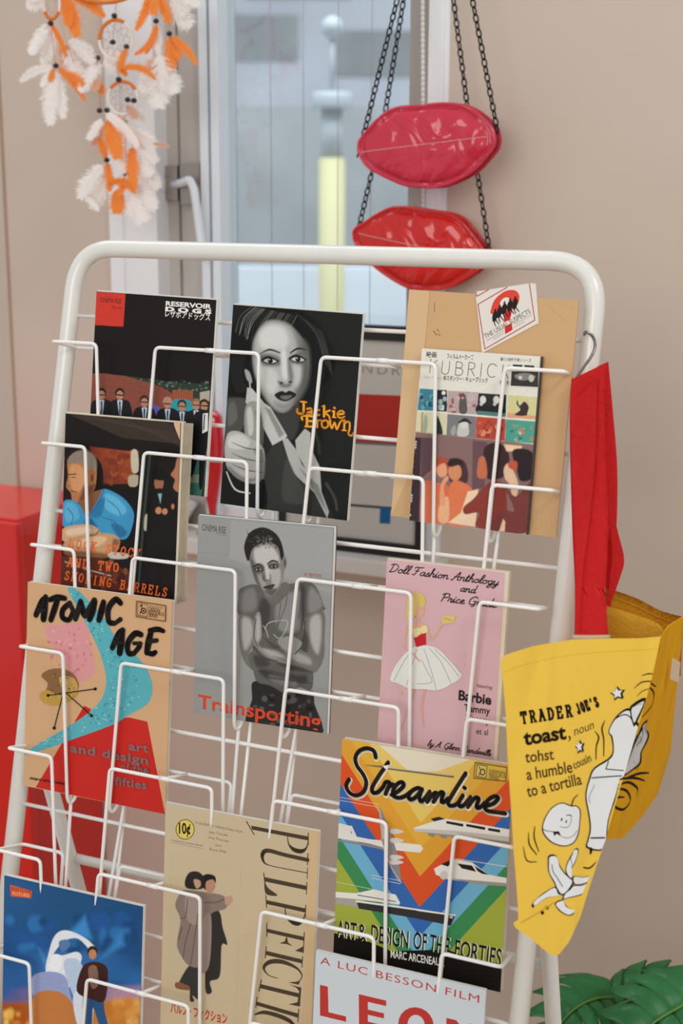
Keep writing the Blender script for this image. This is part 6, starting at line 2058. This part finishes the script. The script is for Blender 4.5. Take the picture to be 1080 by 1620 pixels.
def feather(p0, p1, wd, m, bend=0.0, dy=0.0, fluff=0.5, seed=0):
    rnd = random.Random(seed)
    A_, B_ = dq(p0[0], p0[1], dy) - DR, dq(p1[0], p1[1], dy + rnd.uniform(-0.03, 0.015)) - DR
    d = B_ - A_
    L_ = d.length
    t = d.normalized()
    side = t.cross(Vector((0, 1, 0))).normalized()
    C_ = A_ + d * 0.5 + side * bend * L_
    bm = bmesh.new()
    q = lambda u: (1 - u) ** 2 * A_ + 2 * u * (1 - u) * C_ + u * u * B_
    W_ = wd * KX * 0.62
    nb = max(30, int(L_ / 0.0011))
    Yv = Vector((0, 1, 0))
    for sgn in (-1, 1):
        tw = rnd.uniform(-0.5, 0.5)
        prev = None
        for i in range(nb + 1):
            u = 0.05 + 0.95 * i / nb
            c = q(u); tt = (q(min(1, u + 0.02)) - q(max(0, u - 0.02))).normalized()
            sd = tt.cross(Yv).normalized() * sgn
            prof = math.sin(math.pi * min(1, u * 0.84 + 0.12)) ** 0.6
            wl_ = W_ * prof * rnd.uniform(1 - 0.3 * fluff, 1 + 0.3 * fluff)
            core = W_ * prof * (0.72 - 0.42 * fluff)
            e = c + sd * core + tt * core * 0.7 + Yv * tw * core * 0.5
            cv, ev = bm.verts.new(c), bm.verts.new(e)
            if prev:
                bm.faces.new((prev[0], cv, ev, prev[1]))
            prev = (cv, ev)
            for k_ in range(2 if fluff > 0.6 else 1):
                ang = rnd.uniform(0.35, 1.0)
                tip = c + sd * wl_ * math.cos(ang * 0.8) * rnd.uniform(0.8, 1.05) + tt * wl_ * math.sin(ang) + Yv * (tw * wl_ * 0.6 + rnd.uniform(-0.45, 0.45) * wl_ * fluff)
                bw = L_ / nb * rnd.uniform(0.7, 1.1)
                m1 = c.lerp(tip, 0.6) + sd * wl_ * 0.08
                v0, v1 = bm.verts.new(c - tt * bw * 0.5), bm.verts.new(c + tt * bw * 0.5)
                v2, v3 = bm.verts.new(m1 + tt * bw * 0.55), bm.verts.new(m1 - tt * bw * 0.55)
                v4 = bm.verts.new(tip)
                bm.faces.new((v0, v1, v2, v3)); bm.faces.new((v3, v2, v4))
    tube(bm, [q(j / 8) for j in range(9)], [0.0009 * (1 - j / 10) for j in range(9)], 5)
    obj('feather', bm, m, dc)


FW_, FO, FP = M['feather_w'], M['feather_o'], M['feather_p']
FE = [((240, 112), (312, 268), 36, FO, 0.1, 0, .6), ((232, 112), (150, 258), 60, FW_, -.1, .01, 1), ((250, 120), (205, 300), 70, FW_, .05, .012, 1), ((205, 10), (128, 22), 60, FW_, .1, 0, 1), ((200, -40), (150, 0), 60, FW_, 0, 0, 1),
      ((300, -40), (365, 175), 90, FO, .05, .004, .6), ((340, -10), (495, 78), 60, FO, .18, .006, .6), ((310, -30), (330, 120), 80, FO, 0, .012, .6), ((320, 190), (445, 295), 70, FW_, .1, .01, 1), ((300, 230), (385, 430), 80, FW_, .1, .014, 1), ((290, 200), (330, 330), 90, FP, 0, .02, 1), ((340, 200), (440, 240), 50, FW_, -.1, .01, 1),
      ((270, 318), (402, 474), 46, FO, .12, -.004, .6), ((290, 350), (395, 400), 60, FO, .1, 0, .6), ((262, 325), (238, 592), 84, FW_, -.06, 0, .8), ((258, 322), (98, 388), 44, FW_, -.2, .004, .7), ((258, 330), (200, 412), 40, FW_, -.1, .002, .8), ((255, 325), (236, 384), 34, FO, 0, -.004, .6), ((262, 340), (300, 560), 60, FW_, .05, .006, .9), ((200, 180), (140, 250), 50, FW_, 0, .01, 1),
      ((490, 270), (560, 340), 70, FW_, 0, -.006, 1), ((465, 282), (380, 432), 70, FW_, .08, .004, .9), ((470, 290), (440, 400), 60, FW_, 0, .006, 1), ((520, 240), (580, 330), 80, FW_, 0, .004, 1), ((600, 228), (570, 340), 44, FO, -.1, -.01, .6), ((572, 330), (735, 375), 40, FO, .35, -.012, .6), ((560, 300), (600, 360), 40, FO, 0, -.006, .6), ((470, 380), (485, 445), 50, FO, 0, 0, .6), ((462, 350), (450, 430), 50, FP, 0, .004, .8),
      ((742, 112), (640, 258), 40, FO, .3, -.004, .6), ((742, 112), (690, 255), 34, FO, .12, 0, .6), ((710, -40), (645, 142), 48, FO, .1, -.004, .6), ((720, -60), (730, 70), 70, FO, 0, .002, .6), ((750, -30), (802, 112), 60, FO, .05, 0, .6), ((790, -30), (942, 26), 70, FW_, .15, .004, .8), ((810, 30), (900, 130), 90, FW_, .1, .006, 1), ((800, 0), (880, 70), 90, FW_, 0, .01, 1), ((745, 118), (752, 262), 40, FW_, 0, .004, .7),
      ((805, 170), (815, 335), 70, FO, 0, -.004, .5), ((808, 172), (932, 304), 46, FO, .12, -.006, .5), ((806, 172), (850, 280), 60, FO, 0, 0, .5), ((755, 250), (790, 440), 110, FW_, 0, 0, 1), ((770, 280), (670, 430), 90, FW_, .1, .004, 1), ((790, 320), (832, 440), 90, FW_, 0, .006, 1), ((760, 280), (700, 320), 60, FP, 0, .004, .9), ((760, 320), (755, 510), 110, FW_, 0, .002, 1), ((740, 380), (690, 470), 80, FW_, 0, .01, 1), ((750, 270), (820, 340), 70, FP, 0, .01, 1),
      ((495, 535), (655, 695), 62, FW_, .12, -.012, .5), ((505, 560), (560, 750), 110, FO, .05, -.002, .6), ((560, 540), (662, 690), 60, FO, -.1, 0, .6), ((480, 560), (418, 660), 50, FW_, .1, 0, .9), ((490, 580), (440, 690), 60, FP, 0, .004, .9), ((470, 650), (500, 745), 50, FO, 0, .002, .6), ((620, 520), (695, 585), 60, FW_, .1, .004, .8), ((600, 500), (650, 560), 50, FP, 0, .004, .9), ((640, 620), (740, 700), 60, FW_, .1, .006, .9),
      ((630, 690), (640, 895), 72, FO, -.08, -.002, .6), ((508, 768), (520, 905), 50, FO, .05, -.004, .6), ((515, 870), (640, 915), 50, FO, .35, -.010, .6), ((600, 828), (560, 930), 46, FO, .1, -.006, .6), ((495, 780), (380, 940), 80, FW_, -.1, .002, .9), ((500, 840), (440, 990), 80, FW_, 0, .004, .9), ((380, 935), (468, 1000), 34, FW_, .25, 0, .5), ((560, 890), (555, 1012), 90, FO, 0, .002, .5), ((602, 828), (640, 912), 44, FW_, -.1, -.012, .4), ((620, 900), (680, 1052), 110, FW_, 0, .004, 1), ((630, 880), (735, 992), 80, FW_, .1, .006, .9), ((660, 740), (752, 892), 80, FW_, -.1, .004, .8), ((640, 680), (740, 770), 70, FW_, .1, .008, .9), ((725, 680), (802, 696), 30, M['feather_p'], 0, 0, .6), ((560, 690), (590, 820), 60, FW_, 0, .006, .9), ((600, 760), (720, 830), 70, FW_, 0, .008, .9)]
for i, f in enumerate(FE):
    feather(f[0], f[1], f[2], f[3], f[4], f[5], f[6], i)
hp = dq(490, -552)
_pa = (hp - W0).dot(EX)
pk = wpoint(_pa, 0.0, hp.z + 0.05)
obj('hanging_cord', tubebm([hp - DR, pk - EY * 0.11 - DR], 0.0008, 5), M['cord'], dc)
tag(obj('wall_peg', tubebm([Vector((0, 0, 0)), EY * -0.12], 0.003, 10), M['steel'], None, True, pk), 'small steel peg above the feather mobile', 'peg')

# ------------------------------------------------------------------ plant at the lower right
PX = at(1010, 1750, 2.02)
plant = thing('potted_plant', 'green split leaf plant standing right of the rack foot', 'plant', (PX.x + 0.02, 2.05, 0))
PL = plant.location
bm = bmesh.new(); lathe(bm, [(0.085, 0.0), (0.12, 0.2), (0.13, 0.2), (0.132, 0.23), (0.118, 0.23), (0.112, 0.2), (0.10, 0.195)], 32)
obj('pot', bm, M['pot'], plant, True)
bm = bmesh.new(); lathe(bm, [(0.09, 0.19), (0.108, 0.2), (0.05, 0.208), (0.002, 0.21)], 24)
obj('soil', bm, M['soil'], plant, True)


def split_leaf(mid, halfw, lobes, curl, seed, nside=(1, -1)):
    """a fenestrated leaf: lobes sweep out from the midrib, joined near it"""
    rnd = random.Random(seed)
    mp = smooth2([tuple(p) for p in mid], False, 8)
    n_ = len(mp)
    bm = bmesh.new()
    up = Vector((0.0, -0.45, 0.9)).normalized()

    def MP(u):
        f = max(0, min(1, u)) * (n_ - 1); i = min(int(f), n_ - 2)
        return mp[i].lerp(mp[i + 1], f - i)
    for sgn in nside:
        for j in range(lobes):
            u0, u1 = j / lobes * 0.96, (j + 0.9) / lobes * 0.96 + 0.03
            uc = (u0 + u1) / 2
            wl = halfw * (math.sin(math.pi * (0.18 + 0.74 * uc)) ** 0.8)
            K = 10
            grid = []
            for k_ in range(K + 1):
                v = k_ / K
                row = []
                for i in range(5):
                    e = i / 4
                    spread = 1.0 if v < 0.25 else 1.0 - 0.30 * (v - 0.25) - 0.62 * max(0, v - 0.72) / 0.28
                    u = uc + (e - 0.5) * (u1 - u0) * spread * 1.0 + 0.20 * v * v * (0.7 + 0.5 * uc)
                    c = MP(min(u, 1.0))
                    tt = (MP(min(1, u + 0.04)) - MP(max(0, u - 0.04))).normalized()
                    if u > 1.0:
                        c = c + tt * ((u - 1.0) * (mp[-1] - mp[0]).length)
                    sd = tt.cross(up).normalized() * sgn
                    nn = sd.cross(tt).normalized()
                    if nn.dot(up) < 0:
                        nn = -nn
                    lift = 0.25 * math.sin(v * math.pi * 0.55) - curl * v * v - 0.05 * abs(e - 0.5) * 2 * v
                    row.append(bm.verts.new(c + sd * wl * v + nn * wl * lift - PL))
                grid.append(row)
            for k_ in range(K):
                for i in range(4):
                    bm.faces.new((grid[k_][i], grid[k_][i + 1], grid[k_ + 1][i + 1], grid[k_ + 1][i])).smooth = True
    bmesh.ops.solidify(bm, geom=list(bm.faces), thickness=0.0007)
    o_ = obj('leaf', bm, M['leaf'], plant)
    obj('midrib', tubebm([p - PL + up * 0.0015 for p in mp], [0.0028 * (1 - 0.7 * i / n_) for i in range(n_)], 8), M['stem'], o_)
    return o_


def leaf_stem(p):
    a = Vector((PL.x, PL.y, 0.205))
    m1 = a.lerp(p, 0.5) + Vector((0, 0, 0.03))
    obj('stem', tubebm([q - PL for q in smooth2([tuple(a), tuple(m1), tuple(p)], False, 8)], 0.004, 8), M['stem'], plant)


n1 = at(983, 1580, 1.98)
split_leaf([n1, at(945, 1580, 1.96), at(905, 1600, 1.93), at(862, 1650, 1.91)], 0.075, 6, 0.55, 1)
leaf_stem(n1)
n2 = at(975, 1592, 1.90)
split_leaf([n2, at(1015, 1580, 1.90), at(1070, 1586, 1.89), at(1140, 1630, 1.87)], 0.085, 6, 0.5, 2)
leaf_stem(n2)
n3 = at(1130, 1560, 1.86)
split_leaf([n3, at(1085, 1588, 1.84), at(1035, 1618, 1.82), at(985, 1665, 1.81)], 0.09, 6, 0.45, 3)
leaf_stem(n3)
